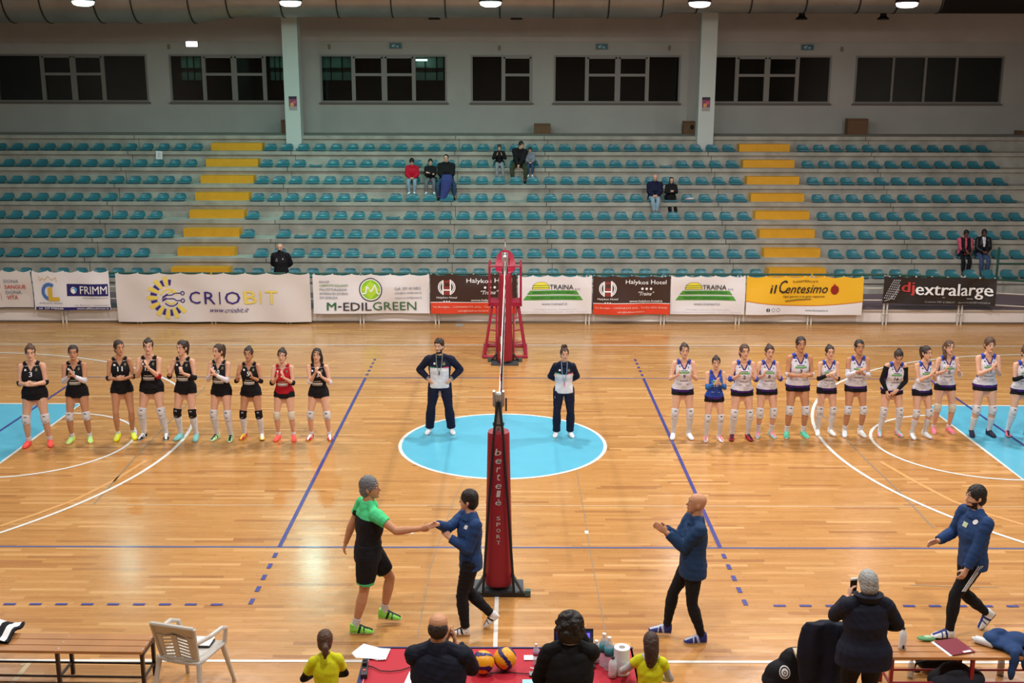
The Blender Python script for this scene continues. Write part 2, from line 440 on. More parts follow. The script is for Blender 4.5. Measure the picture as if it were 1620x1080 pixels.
mb = MB(); mb.box((0, 0, .06), (.5, .12, .05), M_frame); mb.box((0, 0, .6), (.02, .02, 1.1), M_frame); mb.build('housing', t)

# columns standing in the top row
for i, (a, b, ty) in enumerate(((453, 477, 236), (1103, 1128, 236))):
    yc = rowY(1) + .48
    x0 = on_y(a, 225, yc).x; x1 = on_y(b, 225, yc).x
    mb = MB(); mb.box(((x0 + x1) / 2, yc + .25, (rowZ(1) + 9.2) / 2), (x1 - x0, .5, 9.2 - rowZ(1)), mat('column_paint', 'c9cfca', .8, noise=.04, nscale=1.0))
    mb.build('trim_column_%d' % (i + 1), kind='structure')
    # poster on the column
    cx = (x0 + x1) / 2 + (.02 if i == 0 else -.02)
    zt_, zb_ = on_y(810, 153, yc).z, on_y(810, 175, yc).z
    mb = MB(); wd = .26; hh = zt_ - zb_
    mb.box((cx, yc - .004, (zt_ + zb_) / 2), (wd, .006, hh), mat('poster_magenta', '8d3f5c', .6))
    mb.box((cx, yc - .009, zt_ - hh * .1), (wd, .003, hh * .2), mat('poster_dark', '2e2336', .6))
    mb.box((cx, yc - .009, zb_ + hh * .14), (wd, .003, hh * .26), mat('poster_pale', 'a59a98', .6))
    mb.ell((cx - .03, yc - .009, zb_ + hh * .40), (.06, .004, .07), mat('poster_orange', 'd79a5a', .6))
    mb.ell((cx + .05, yc - .009, zb_ + hh * .58), (.05, .004, .05), mat('poster_pink', 'c8587c', .6))
    tag(mb.build('poster'), ['small magenta poster on the left white column', 'small magenta poster on the right white column'][i], 'poster')

# ventilation duct with reducers
M_duct = mat('galvanised_duct', 'a09c98', .38, metal=.6, noise=.12, nscale=1.5)
YD, ZD = 16.0, 8.77
dx = lambda px: on_y(px, 30, YD).x
t = thing('ventilation_duct', (0, YD, ZD), 'round grey metal ventilation duct with seams along the ceiling', 'duct')
P = [(-19.4, .78), (dx(312), .78), (dx(372), .605), (dx(1040), .605), (dx(1062), .45), (dx(1483), .45)]
mb = MB()
rs = [[Vector((x, r * math.cos(2 * math.pi * k / 40), r * math.sin(2 * math.pi * k / 40))) for k in range(40)] for x, r in P]
mb.rings(rs, M_duct, cap=False)
rs = [[Vector((x, r * math.cos(2 * math.pi * k / 40), r * math.sin(2 * math.pi * k / 40))) for k in range(40)] for x, r in ((P[-1][0], .45), (P[-1][0], .43), (P[-1][0] - 2, .43))]
mb.rings(rs, M_duct)
o = mb.build('pipe', t, smooth=False); smooth_by_angle(o, 30)
def rad(x):
    for (xa, ra), (xb, rb) in zip(P, P[1:]):
        if xa <= x <= xb: return ra + (rb - ra) * (x - xa) / (xb - xa)
    return .45
for px in (-30, 22, 80, 163, 221, 309, 366, 450, 537, 622, 706, 791, 875, 961, 1045, 1100, 1184, 1270, 1353, 1412, 1481):
    x = dx(px); r = rad(x)
    s = MB(); q = [(r - .01, -.02), (r + .022, -.02), (r + .022, .02), (r - .01, .02)]
    s.rings([[Vector((x + dz, rr * math.cos(2 * math.pi * k / 40), rr * math.sin(2 * math.pi * k / 40))) for k in range(40)] for rr, dz in q], mat('duct_band', '3b3937', .5, metal=.6), cap=False)
    s.build('seam_band', t, smooth=False)
for px in (60, 420, 790, 1150, 1440):
    x = dx(px); s = MB(); s.box((x, 0, rad(x) + .42), (.04, .04, .9), M_dark); s.build('hanger', t)

# high-bay lamps
M_hood = mat('lamp_hood', '4a4643', .5, metal=.4)
def highbay(x, y, z, label, glow, top, group, n):
    t = thing('high_bay_lamp', (x, y, z), label, 'lamp', group)
    h = MB(); h.lathe([(.30, -.02), (.33, 0), (.30, .08), (.20, .24), (.12, .30), (.12, .5), (.02, .52)], (0, 0, 0), M_hood, n=12); h.build('hood', t)
    g = MB(); q = [(.27, -.02), (.30, -.03), (.27, -.10), (.17, -.14), (.02, -.145)]
    g.lathe(q, (0, 0, 0), glow, n=12); g.build('lens' , t)
    s = MB(); s.tube([(0, 0, .45), (0, 0, top - z)], .012, M_dark, n=6); s.build('stem', t)
    return t
GW = mat('lamp_glow', 'e6fff6', emit=9); GT = mat('lamp_glow_pink', 'fff0ee', emit=9); GO = mat('lamp_off', '6e6a66', .3)
def ceil_z(y): 
    for (ya, za), (yb, zb) in zip(cp, cp[1:]):
        if yb <= y <= ya: return za + (zb - za) * (y - ya) / (yb - ya)
    return 11
vis = ['lit high bay lamp in front of the duct above the leftmost window', 'lit high bay lamp above the left column', 'lit high bay lamp above the narrow two-pane window',
       'lit high bay lamp above the right column', 'lit high bay lamp near the open end of the duct']
i = 0
for (x, y, z, c, p) in LAMP_ROWS:
    if y > 10:
        highbay(x, y, z, vis[i], GW if i < 3 else GT, ceil_z(y), None, 0); i += 1
    else:
        highbay(x, y, z, 'lit high bay lamp over the court outside the picture', GW, 11.0, 'high bay lamps over the court', 0)
for px, lb in ((687, 'unlit dark lamp below the duct, left of the narrow window'), (817, 'unlit dark lamp below the duct, above the narrow window'),
               (1268, 'unlit dark lamp below the duct, above the right exit sign'), (1397, 'unlit dark lamp hanging beside the lit lamp at the duct end')):
    p = on_y(px, 31, 18.6)
    t = thing('pendant_lamp', (p.x, 18.6, p.z), lb, 'lamp')
    h = MB(); h.lathe([(.02, 0), (.19, 0), (.20, .03), (.11, .10), (.09, .22), (.02, .23)], (0, 0, 0), mat('hood_black', '1d1a19', .6), n=12); h.build('lamp_shade', t)
    s = MB(); s.tube([(0, 0, .2), (0, 0, ceil_z(18.6) - p.z)], .012, M_dark, n=6); s.build('stem', t)

# exit signs
for px, py, lit in ((304, 70, 1), (626, 72.5, 0), (952, 74, 0), (1277, 75, 0)):
    p = on_y(px, py, YF)
    lb = {304: 'lit white exit sign above the second window', 626: 'small blue-green exit sign above the third window', 952: 'small blue-green exit sign above the fifth window', 1277: 'small blue-green exit sign above the sixth window'}[px]
    t = thing('exit_sign', (p.x, YF - .06, p.z), lb, 'sign')
    h = MB(); h.box((0, .03, 0), (.42, .06, .2), M_frame); h.build('casing', t)
    h = MB()
    if lit: h.box((0, -.006, 0), (.38, .012, .16), mat('exit_glow', 'f4f4ff', emit=7))
    else:
        h.box((0, -.006, 0), (.38, .012, .16), mat('exit_teal', '2c6b7c', .5))
        wq = mat('exit_white', 'a9c4cc', .5)
        h.box((-.08, -.014, 0), (.09, .004, .08), wq); h.box((.08, -.014, -.02), (.05, .004, .07), wq)
        h.ell((-.02, -.014, .04), (.02, .003, .02), wq); h.box((.02, -.014, -.02), (.03, .004, .06), wq)
    h.build('face', t)
# small wall vents and cartons on the walkway
for px, py in ((267, 74), (521, 74), (790, 76), (1059, 76), (1332, 78)):
    p = on_y(px, py, YF); mb = MB(); mb.box((p.x, YF - .01, p.z), (.1, .02, .16), mat('vent_tan', '8f7f6c', .8))
    tag(mb.build('wall_plate'), 'small tan wall plate %s' % {267: 'left of the lit exit sign', 521: 'above the third window, its left corner', 790: 'above the narrow two-pane window', 1059: 'above the fifth window, its right corner', 1332: 'left of the last window'}[px], 'wall plate')
M_card = mat('cardboard', '7a5c42', .85, noise=.1); M_cardd = mat('carton_hole', '2b211b', .9)
for px, w_, top, lb in ((858, 26, 196, 'brown carton on the walkway below the fifth window'), (1091, 19, 192, 'brown carton with a dark hole beside the right column'),
                        (1357, 32, 188, 'tall brown carton on the walkway below the last window'), (451, 12, 190, 'dark brown carton behind the left column'), (1616, 8, 207, 'pale carton at the right end of the walkway')):
    z0 = rowZ(0); yb = 19.9
    p = on_y(px, 205, yb); q = on_y(px + w_, 205, yb); zt_ = on_y(px, top, yb).z
    t = thing('carton', (p.x, yb + .18, z0), lb, 'box')
    hb = MB(); wd = q.x - p.x; hh = zt_ - z0; hb.box((0, 0, hh / 2), (wd, .36, hh), M_card)
    hb.box((0, -.182, hh - .04), (wd * .98, .004, .01), M_cardd)
    hb.build('carton_body', t)
    hf = MB(); hf.box((0, .05, hh + .005), (wd * .96, .26, .012), mat('cardboard_light', '8d6e50', .85)); hf.build('flap', t)
    if px == 1091:
        hh_ = MB(); hh_.ell((.08, -.182, hh * .55), (.07, .004, .08), M_cardd); hh_.build('hole', t)

# yellow steps in the two stairways
M_yel = mat('step_yellow', 'e3a21c', .55, noise=.07, nscale=4)
ST = ((-9.62, -7.96, 'left'), (7.52, 9.16, 'right'))
for a, b, side in ST:
    for k in range(1, 9):
        y0, z0 = rowY(k) + .10, rowZ(k); y1 = rowY(k - 1) + .065
        mb = MB(); mb.box(((a + b) / 2, (y0 + .29 + y1) / 2, z0 + .12), (b - a, y1 - y0 - .29, .24), M_yel)
        o = mb.build('stair_step'); tag(o, 'yellow painted step in the %s stairway, %s row from the top' % (side, ORD[k]), 'step', 'yellow steps of the stands')
# ================================================================== stadium seats
M_seat = mat('seat_teal', '33737f', .32, noise=.08, nscale=2.0)
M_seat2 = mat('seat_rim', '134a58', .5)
def seat_mb(broken=False):
    mb = MB(); nu = 9
    # (y back, z, half width, edge raise)
    prof = [(-.005, .03, .19, 0), (-.01, .055, .205, .004), (.03, .068, .212, .012), (.12, .055, .205, .022), (.22, .05, .198, .03), (.29, .06, .19, .03),
            (.335, .095, .182, .02), (.36, .15, .172, .012), (.372, .196, .155, .006), (.376, .215, .125, 0), (.377, .224, .085, 0)]
    if broken: prof = prof[:6]
    top = []
    for y, z, hw, e in prof:
        top.append([Vector((hw * (2 * i / (nu - 1) - 1), y - (.02 if z > .085 else 0) * (2 * i / (nu - 1) - 1) ** 2, z + e * abs(2 * i / (nu - 1) - 1) ** 3)) for i in range(nu)])
    bot = [[v + Vector((0, .012 if r[0].z > .1 else 0, -.014)) for v in r] for r in top]
    mb.rings(top, M_seat, closed=False, cap=False)
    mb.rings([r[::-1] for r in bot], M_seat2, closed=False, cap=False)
    edge = [r[-1] for r in top] + top[-1][::-1][1:] + [r[0] for r in top[::-1]][1:] + top[0][1:-1]
    edgb = [r[-1] for r in bot] + bot[-1][::-1][1:] + [r[0] for r in bot[::-1]][1:] + bot[0][1:-1]
    mb.rings([edge + [edge[0]], edgb + [edgb[0]]], M_seat, closed=False, cap=False)
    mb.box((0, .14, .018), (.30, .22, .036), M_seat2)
    return mb
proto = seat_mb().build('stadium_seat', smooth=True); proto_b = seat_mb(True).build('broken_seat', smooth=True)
SP = .5286
NL, NC, NR = 12, 29, 12
LX = [-10.07 - SP * i for i in range(13)]            # outward from the left stairway
CX = [-7.66 + SP * i for i in range(NC)]
RX = [9.56 + SP * i for i in range(NR)]
ROWN = ['', 'top row', 'second row from the top', 'third row from the top', 'fourth row from the top', 'fifth row from the top', 'sixth row from the top',
        'lowest open row', 'row hidden behind the banners']
MISSING = {(5, 'L', 0), (5, 'C', 1), (6, 'C', 1), (7, 'C', 0), (7, 'L', 0), (4, 'C', 15), }
BROKEN = {(2, 'C', 3), (2, 'C', 24), (6, 'C', 3), (7, 'C', 7), (6, 'C', 13), (4, 'C', 7), (5, 'C', 8)}
count = 0; rest = []; first = {True: True, False: True}
for k in range(8, 0, -1):
    for sec, xs in (('L', LX), ('C', CX), ('R', RX)):
        for i, x in enumerate(xs):
            if (k, sec, i) in MISSING: continue
            br = (k, sec, i) in BROKEN
            loc = (x, rowY(k) + .07, rowZ(k))
            if k == 8 and not (-1 < 0): continue
            if k <= 2 and not br:
                rest.append(loc); continue
            o = (proto_b if br else proto) if first[br] else (proto_b if br else proto).copy()
            if not first[br]: C.objects.link(o)
            first[br] = False; o.location = loc
            o.rotation_euler.z = random.uniform(-.03, .03)
            if sec == 'L': where = '%s seat left of the left yellow stairway' % ORD[i + 1]
            elif sec == 'R': where = '%s seat right of the right yellow stairway' % ORD[i + 1]
            elif i < 15: where = '%s seat right of the left yellow stairway' % ORD[i + 1]
            else: where = '%s seat left of the right yellow stairway' % ORD[NC - i]
            tag(o, ('broken backless teal, ' if br else 'teal plastic, ') + where + ', ' + ROWN[k], 'seat', 'teal stadium seats'); count += 1
mb = MB(); sm = seat_mb()
for l in rest:
    n = len(mb.V); mb.V.extend([tuple(Vector(v) + Vector(l)) for v in sm.V])
    for f, i_ in zip(sm.F, sm.I): mb.F.append(tuple(a + n for a in f)); mb.I.append(i_)
mb.mats = sm.mats
tag(mb.build('stadium_seats', smooth=True), 'teal plastic seats filling the two topmost rows of the stand', 'seats', 'teal stadium seats', 'stuff')
print('SEATS', count, len(rest))

# papers lying about in the stands
def paper(name, loc, sx, sy, rz, label, m_, tilt=0, cat='paper'):
    mb = MB(); R = Matrix.Rotation(rz, 3, 'Z') @ Matrix.Rotation(tilt, 3, 'X')
    mb.box((0, 0, .004), (sx, sy, .008), m_); o = mb.build(name); o.matrix_world = Matrix.Translation(loc) @ R.to_4x4()
    return tag(o, label, cat)
M_paper = mat('paper', 'f0f0f0', .7)
p = on_y(252, 246, rowY(1) - .03)
mb = MB(); mb.box((0, 0, 0), (.21, .01, .29), M_paper); 
for i in range(3): mb.box((0, -.006, .08 - .05 * i), (.1, .002, .015), mat('print_grey', '8a8c90', .7))
o = mb.build('paper_notice', loc=None); o.location = (p.x, p.y - .01, p.z); o.rotation_euler = (0, .06, 0); tag(o, 'white paper notice stuck on the edge of the top row', 'paper')
mb = MB(); mb.box((0, 0, .02), (.26, .18, .03), mat('news_grey', 'aaa4a8', .8)); mb.box((.05, .02, .045), (.18, .14, .02), M_paper)
o = mb.build('folded_newspaper'); o.location = (CX[25] + .02, rowY(4) + .22, rowZ(4) + .075); o.rotation_euler = (0, 0, .2); tag(o, 'folded newspaper lying on the seat beside the woman in black', 'newspaper')
# ================================================================== barrier fence with banners
M_fw = mat('fence_white', 'cfc9c0', .45); M_fg = mat('fence_green', '1d4a3c', .5)
YB = 10.1
posts = [101 - 118, 101, 220, 338, 457, 573, 692, 811, 929, 1047, 1165, 1278, 1396, 1513, 1619, 1735]
PX = [on_z(p, 512).x for p in posts]
ZR = [1.345, .985, .665]
where = ['left of the picture edge', 'under the blood donor banner', 'under the banner with the blue bar', 'below the left part of the sunburst banner', 'below the middle of the sunburst banner',
         'below the right part of the sunburst banner', 'under the white banner with the green disc', 'left of the umpire chair', 'right of the umpire chair',
         'below the second brown banner', 'below the second hill banner', 'below the yellow banner', 'between yellow and black banners', 'below the black banner', 'at the right end']
for i in range(len(PX) - 1):
    xa, xb = PX[i], PX[i + 1]; wd = xb - xa
    t = thing('fence_panel', (xa, YB, 0), 'white barrier panel with green top rail, ' + where[i], 'fence', 'barrier panels along the court')
    da = 0 if i < 12 else -.05 if i == 12 else -.08 if i == 13 else -.14
    db = 0 if i < 11 else -.05 if i == 11 else -.08 if i == 12 else -.14
    if i <= 11: da = 0
    if i == 11: db = 0
    if i == 12: da, db = 0, -.08
    if i == 13: da, db = -.08, -.17
    if i == 14: da, db = -.17, -.25
    for x in (.045, wd - .045):
        q = MB(); q.box((x, 0, .66), (.035, .035, 1.32), M_fw); q.box((x, -.01, .30), (.06, .05, .03), M_fw); q.build('post', t)
    for z in ZR:
        q = MB(); r = .028 if z > 1.2 else .017
        q.tube([(.03, 0, z + da), (wd - .03, 0, z + db)], r, M_fg if z > 1.2 else M_fw, n=8); q.build('rail', t)
# handrail of the side stair at the right
t = thing('handrail', (on_y(1580, 400, 11.9).x, 11.9, .41), 'dark green handrail post and rails beside the two seated men', 'railing')
q = MB(); q.tube([(0, 0, 0), (0, 0, on_y(1580, 391, 11.9).z - .41)], .035, M_fg); q.build('post', t)
for py in (417,):
    q = MB(); z = on_y(1580, py, 11.9).z - .41; q.tube([(0, 0, z), (5.5, 0, z - .02)], .025, M_fg); q.build('rail', t)
for x in (2.4, 4.8):
    q = MB(); q.tube([(x, 0, 0), (x, 0, on_y(1580, 391, 11.9).z - .43)], .03, M_fg); q.build('post', t)

K = 60.0
def bz(py, px=810): return on_y(px, py, YB - .06).z
def bx(px, py=465): return on_y(px, py, YB - .06).x
class Banner:
    def __init__(s, a, b, top, bot, m_, label, seed, tilt=0.0, amp=.03, ties=5):
        s.a, s.b, s.top, s.bot = a, b, top, bot; s.tilt = tilt
        s.x0, s.x1 = bx(a), bx(b); s.z1, s.z0 = bz(top), bz(bot)
        s.rnd = random.Random(seed); s.w = []
        for _ in range(6):
            s.w.append((s.rnd.uniform(1.2, 6), s.rnd.uniform(-4, 4), s.rnd.uniform(0, 6.28), amp * s.rnd.uniform(.4, 1)))
        s.ties = ties; s.mb = MB(); s.label = label; s.base = m_
        nx, nz = max(24, int((s.x1 - s.x0) * 26)), 26
        g = [[s.P(i / nx, j / nz) for i in range(nx + 1)] for j in range(nz + 1)]
        back = [[v + Vector((0, .008, 0)) for v in r] for r in g]
        s.mb.rings(g, m_, closed=False, cap=False); s.mb.rings([r[::-1] for r in back], m_, closed=False, cap=False)
        edge = [r[-1] for r in g] + g[-1][::-1][1:] + [r[0] for r in g[::-1]][1:] + g[0][1:-1]
        eb = [v + Vector((0, .008, 0)) for v in edge]
        s.mb.rings([edge + [edge[0]], eb + [eb[0]]], m_, closed=False, cap=False)
        for i in range(ties + 1):   # eyelet ties
            u = (i + .02) / (ties + .04); x = s.x0 + (s.x1 - s.x0) * min(max(u, .01), .99); z = s.z1 + s.tilt * u
            s.mb.box((x, YB - .058, z - .01), (.03, .04, .035), mat('tie_white', 'd8d8d4', .6))
    def wave(s, x, z):
        return sum(a * math.sin(fx * x + fz * z + ph) for fx, fz, ph, a in s.w)
    def P(s, u, v, off=0.0):
        x = s.x0 + (s.x1 - s.x0) * u
        dip = .035 * (abs(math.sin(math.pi * s.ties * u)) ** 1.5) * max(0, v - .75) * 4 if 0 <= u <= 1 else 0
        z = s.z0 + (s.z1 - s.z0) * v + s.tilt * u - dip
        y = YB - .105 + s.wave(x, z) * (.4 + .6 * min(1, max(0, (1.02 - v) * 3)))
        return Vector((x, min(y, YB - .048) - off, z))
    def px(s, x, y, off=.006):   # picture position on the banner
        return s.P((bx(x) - s.x0) / (s.x1 - s.x0), (bz(y) - s.z0) / (s.z1 - s.z0), off)
    def T(s, st, xa, ya, xb, yb, m_, bold=0.0, shear=0.0, off=.02):
        s.mb.text(st, lambda u, v: s.px(xa + (xb - xa) * u, yb + (ya - yb) * v, off), m_, bold, shear)
    def R(s, xa, ya, xb, yb, m_, off=.007, sk=0.0, sk2=None):
        n = max(2, int((xb - xa) / 3)); sk2 = -sk if sk2 is None else sk2; k = 4
        g = [[s.px(xa + sk * t + (xb + sk2 * t - xa - sk * t) * i / n, yb + (ya - yb) * t, off) for i in range(n + 1)] for t in [j / k for j in range(k + 1)]]
        s.mb.rings(g, m_, closed=False, cap=False)
    def poly(s, pts, m_, off=.009): s.mb.poly([s.px(x, y, off) for x, y in pts], m_)
    def disc(s, cx, cy, r, m_, off=.01, r0=0.0, a0=0, a1=360, n=28, sy=1.0):
        A = [math.radians(a0 + (a1 - a0) * i / n) for i in range(n + 1)]
        g = [[s.px(cx + q * math.cos(a), cy - q * sy * math.sin(a), off) for a in A] for q in (r, (r + max(r0, .01)) / 2, max(r0, .01))]
        s.mb.rings(g, m_, closed=False, cap=False)
    def line(s, pts, wd, m_, off=.012):
        for (xa, ya), (xb, yb) in zip(pts, pts[1:]):
            d = Vector((xb - xa, yb - ya)).normalized(); n = Vector((-d.y, d.x)) * wd / 2
            s.poly([(xa - n.x, ya - n.y), (xb - n.x, yb - n.y), (xb + n.x, yb + n.y), (xa + n.x, ya + n.y)], m_, off)
    def done(s):
        o = s.mb.build('banner'); tag(o, s.label, 'banner', 'sponsor banners on the fence')
        return o
W1 = mat('vinyl_white', 'e4e0e2', .28, spec=.5); W2 = mat('vinyl_beige', 'dcd4d0', .32); 
c_pur = mat('ink_purple', '34207c', .5); c_yel = mat('ink_yellow', 'ecd35a', .5); c_red = mat('ink_red', 'c4382a', .5); c_gry = mat('ink_grey', '7f8796', .5)
c_nav = mat('ink_navy', '241c64', .5); c_blu = mat('ink_blue', '4a74b4', .5); c_gol = mat('ink_gold', 'd9b03a', .5); c_wht = mat('ink_white', 'f2f2f2', .5)
c_grn = mat('ink_green', '3f8a2c', .5); c_lgr = mat('ink_lime', '8ecb2c', .5); c_blk = mat('ink_black', '1c1a22', .5); c_brn = mat('vinyl_brown', '3c2823', .4)
c_ora = mat('ink_orangered', 'd94024', .45); c_dgr = mat('ink_deepgreen', '2f6a3e', .5); c_pale = mat('ink_pale', 'b9bcc4', .5); c_yl2 = mat('ink_sun', 'efe04a', .5)
# 1 blood donors
b = Banner(-60, 52, 429.5, 487.5, W2, 'off-white banner with grey and red lines of text at the left edge', 1)
b.T('DONA', 9.5, 443, 33, 448, c_gry, .01); b.T('SANGUE', 10, 451.5, 43, 457.5, c_red, .03); b.T('DONA', 11, 460.5, 35, 466, c_gry, .01); b.T('VITA', 11.5, 468.5, 28.5, 475, c_red, .03)
b.line([(2.5, 444), (3, 475)], .6, c_red); b.R(-50, 440, -10, 470, c_red); b.done()
# 2 CL banner
b = Banner(54, 174.5, 430, 491, W1, 'white banner with blue and gold letters, crown and dark blue bar', 2)
b.disc(79, 462.5, 12.6, c_blu, r0=7.5, a0=50, a1=265, sy=1.12); b.R(77, 456, 84, 476, c_gol, off=.013); b.R(77, 471, 95.5, 477, c_gol, off=.013)
b.line([(65, 436), (66, 445), (69, 440), (73, 444), (79, 438), (85, 444), (91, 439), (92, 447)], .7, c_gol)
b.R(107.5, 450, 172.5, 469, c_nav); b.T('FRIMM', 128.5, 453.5, 171, 465.5, c_wht, .012)
b.disc(118, 460, 4.6, c_wht, r0=3.4, off=.012, sy=1.15); b.disc(120, 459, 3.6, mat('ink_cyan', '5aa0d0', .5), off=.014); b.disc(117.5, 461, 2.6, c_wht, off=.016, sy=1.4)
b.T('www.affiliatofrimm.it', 132, 470.5, 172, 472.5, c_blk); b.T('AFFILIATO FRIMM', 62, 479, 100, 481.5, c_gry); b.T('via Roma - Canicatti', 118, 482, 172, 484, c_gry)
b.R(56, 486.3, 174, 491, c_nav); b.T('tel. 329 9780688', 60.5, 487, 101, 489.8, c_wht, .01); b.T('www.affiliatofrimm.it', 122, 487, 172, 489.8, c_wht, .01)
b.done()
# 3 sunburst
b = Banner(185.5, 491.5, 433, 509.5, W2, 'long off-white banner with a yellow and dark blue sunburst', 3, amp=.028, ties=9)
cx, cy = 268, 471
for i in range(24):
    if i in (23, 0, 1, 2): continue
    a = math.radians(90 - 34 + 0 - 15 * 0 + i * 14.4 - 0)
    a = math.radians(45 + i * 13.6); yl = i % 2 == 0
    r0, r1, wd = (17, 34, 3.4) if yl else (19, 29, 2.4)
    if a > math.radians(318): continue
    ux, uy = math.cos(a), -math.sin(a)
    for q in range(3):
        ra = r0 + (r1 - r0) * q / 3; rb = r0 + (r1 - r0) * (q + 1) / 3; wa = wd * (.55 + .45 * q / 3); wb = wd * (.55 + .45 * (q + 1) / 3)
        b.poly([(cx + ux * ra - uy * wa, cy + uy * ra + ux * wa), (cx + ux * ra + uy * wa, cy + uy * ra - ux * wa),
                (cx + ux * rb + uy * wb, cy + uy * rb - ux * wb), (cx + ux * rb - uy * wb, cy + uy * rb + ux * wb)], c_yel if yl else c_pur, .012)
b.disc(268, 471, 14, c_yel, r0=11.5, a0=25, a1=165); b.disc(271, 473, 12.5, c_pur, r0=10.8, a0=215, a1=330)
b.disc(271, 472, 10.5, c_yel, r0=8.5, a0=30, a1=140); b.disc(271, 473, 9, c_yel, r0=7, a0=200, a1=320)
b.line([(257, 474), (263, 467.5), (272, 467.5), (277, 464.5), (286, 464.5)], 1.5, c_pur); b.line([(257, 477), (264, 473), (275, 473), (279, 476), (286, 476)], 1.5, c_pur)
b.line([(258, 471), (266, 466)], 2.6, c_pur); b.line([(258, 476), (264, 472)], 2.6, c_pur)
b.disc(289, 464.5, 3.4, c_pur, r0=2, off=.014); b.disc(289, 476, 3.4, c_pur, r0=2, off=.014)
b.T('C', 299.5, 461.5, 317.5, 481, c_pur, .0); b.T('R', 324, 461.5, 342, 481, c_pur); b.T('I', 348, 461.5, 350, 481, c_pur); b.T('O', 357, 461, 381, 481, c_pur)
b.T('B', 387, 460.5, 406, 481, c_yel); b.T('I', 411.5, 460.5, 413.5, 481, c_yel); b.T('T', 420, 460.5, 440, 481, c_yel)
b.T('www.criobit.it', 332, 486.5, 393, 494, c_pur, shear=.08); b.done()
# 4 M-EDILGREEN
b = Banner(496, 679.5, 434, 495.5, W1, 'white banner with a green disc and green and black writing', 4, ties=6)
b.disc(587, 458, 18.6, mat('ink_char', '3b3740', .5)); b.disc(587, 458, 16.8, c_wht, off=.012); b.disc(587, 458, 15.2, c_lgr, off=.014)
b.poly([(572, 458), (587, 444), (602, 458), (587, 473)], mat('ink_lime2', 'b4dd3a', .5), .017)
b.line([(574, 464), (579, 464), (581, 453), (588, 461), (594, 450), (598, 464), (602, 464)], 2.2, c_wht, .032)
b.T('M', 517.5, 478, 532.5, 490, c_dgr, .04); b.R(535, 483.5, 540.5, 486, mat('ink_char', '3b3740', .5)); b.T('EDIL', 543.5, 478, 588, 490.5, mat('ink_char', '3b3740', .5), .03); b.T('GREEN', 590, 477, 658.5, 490.5, c_dgr, .0)
for i, (st, wq) in enumerate((('PROGE', 522), ('CAPPOTTI ISOLANTI', 551), ('POLITETTURAZIONI', 549), ('INTERNI ED ESTERNI', 551), ('DIS EDILIZIA', 535))):
    b.T(st, 506.5, 443.5 + i * 6.3, wq, 447 + i * 6.3, c_grn if i == 1 else c_gry, .008)
b.T('Cell. 329 4616822', 625.5, 453.5, 666, 457.5, c_gry, .008); b.T('info@m-edilgreen.it', 625.5, 461, 667, 464.5, c_gry, .008); b.T('www.m-edilgreen.it', 625.5, 469, 667, 472.5, c_gry, .008)
b.done()
# 5, 7 brown hotel banners
def hotel(a, bb, top, bot, label, seed):
    b = Banner(a, bb, top, bot, c_brn, label, seed, amp=.028, ties=4)
    X = lambda q: a + (bb - a) * q; Yv = lambda q: top + (bot - top) * q
    b.R(a + .6, Yv(.71), bb - .6, bot - .3, c_ora); b.R(a + .6, Yv(.70), bb - .6, Yv(.715), c_wht, off=.009)
    cx, cy = X(.19), Yv(.33)
    b.disc(cx, cy, 13.8, c_wht, r0=12.2, a0=125, a1=235, sy=.95); b.disc(cx, cy, 13.8, c_wht, r0=12.2, a0=-55, a1=55, sy=.95)
    b.disc(cx, cy, 11.2, c_wht, r0=9.8, a0=130, a1=230, sy=1.0); b.disc(cx, cy, 11.2, c_wht, r0=9.8, a0=-50, a1=50, sy=1.0)
    b.R(cx - 4, cy - 11, cx + 5, cy + 12, mat('ink_wine', '8c2f2a', .5), off=.011); b.R(cx - 3, cy - 7, cx + 4, cy - 1, c_brn, off=.012)
    for q in (-6, 6): b.R(cx + q - 1.1, cy - 12, cx + q + 1.1, cy + 12, c_wht, off=.014)
    b.R(cx - 6, cy + 3.5, cx + 6, cy + 5.5, c_wht, off=.015)
    b.T('Halykos Hotel', cx - 16, cy + 14.5, cx + 16, cy + 18.5, c_wht, .008)
    for q in (-4, 0, 4): b.disc(cx + q, cy + 22, 1.1, c_wht, off=.014, n=8)
    b.T('Halykos Hotel', X(.42), Yv(.09), X(.945), Yv(.24), c_wht, .012)
    for q in (-.055, 0, .055): b.disc(X(.69 + q), Yv(.325), 2.0, c_wht, off=.014, n=12)
    b.T('"Traina"', X(.58), Yv(.40), X(.78), Yv(.50), c_wht, .012, shear=.1)
    b.T('www.halykos-hotel.it', X(.47), Yv(.62), X(.9), Yv(.69), c_wht, .02)
    b.T('Via Bonfiglio - CAMMARATA (AG) - Tel./Fax 0922 904390', X(.03), Yv(.80), X(.96), Yv(.86), mat('ink_peach', 'f3c4b4', .5), .008)
    b.T('info@halykos-hotel.it', X(.32), Yv(.90), X(.67), Yv(.96), mat('ink_peach', 'f3c4b4', .5), .008)
    b.done()
hotel(681, 817.5, 433.5, 495.5, 'dark brown and red hotel banner partly behind the umpire chair', 5)
hotel(938, 1060, 435.5, 496.5, 'dark brown and red hotel banner right of the net, unobstructed', 7)
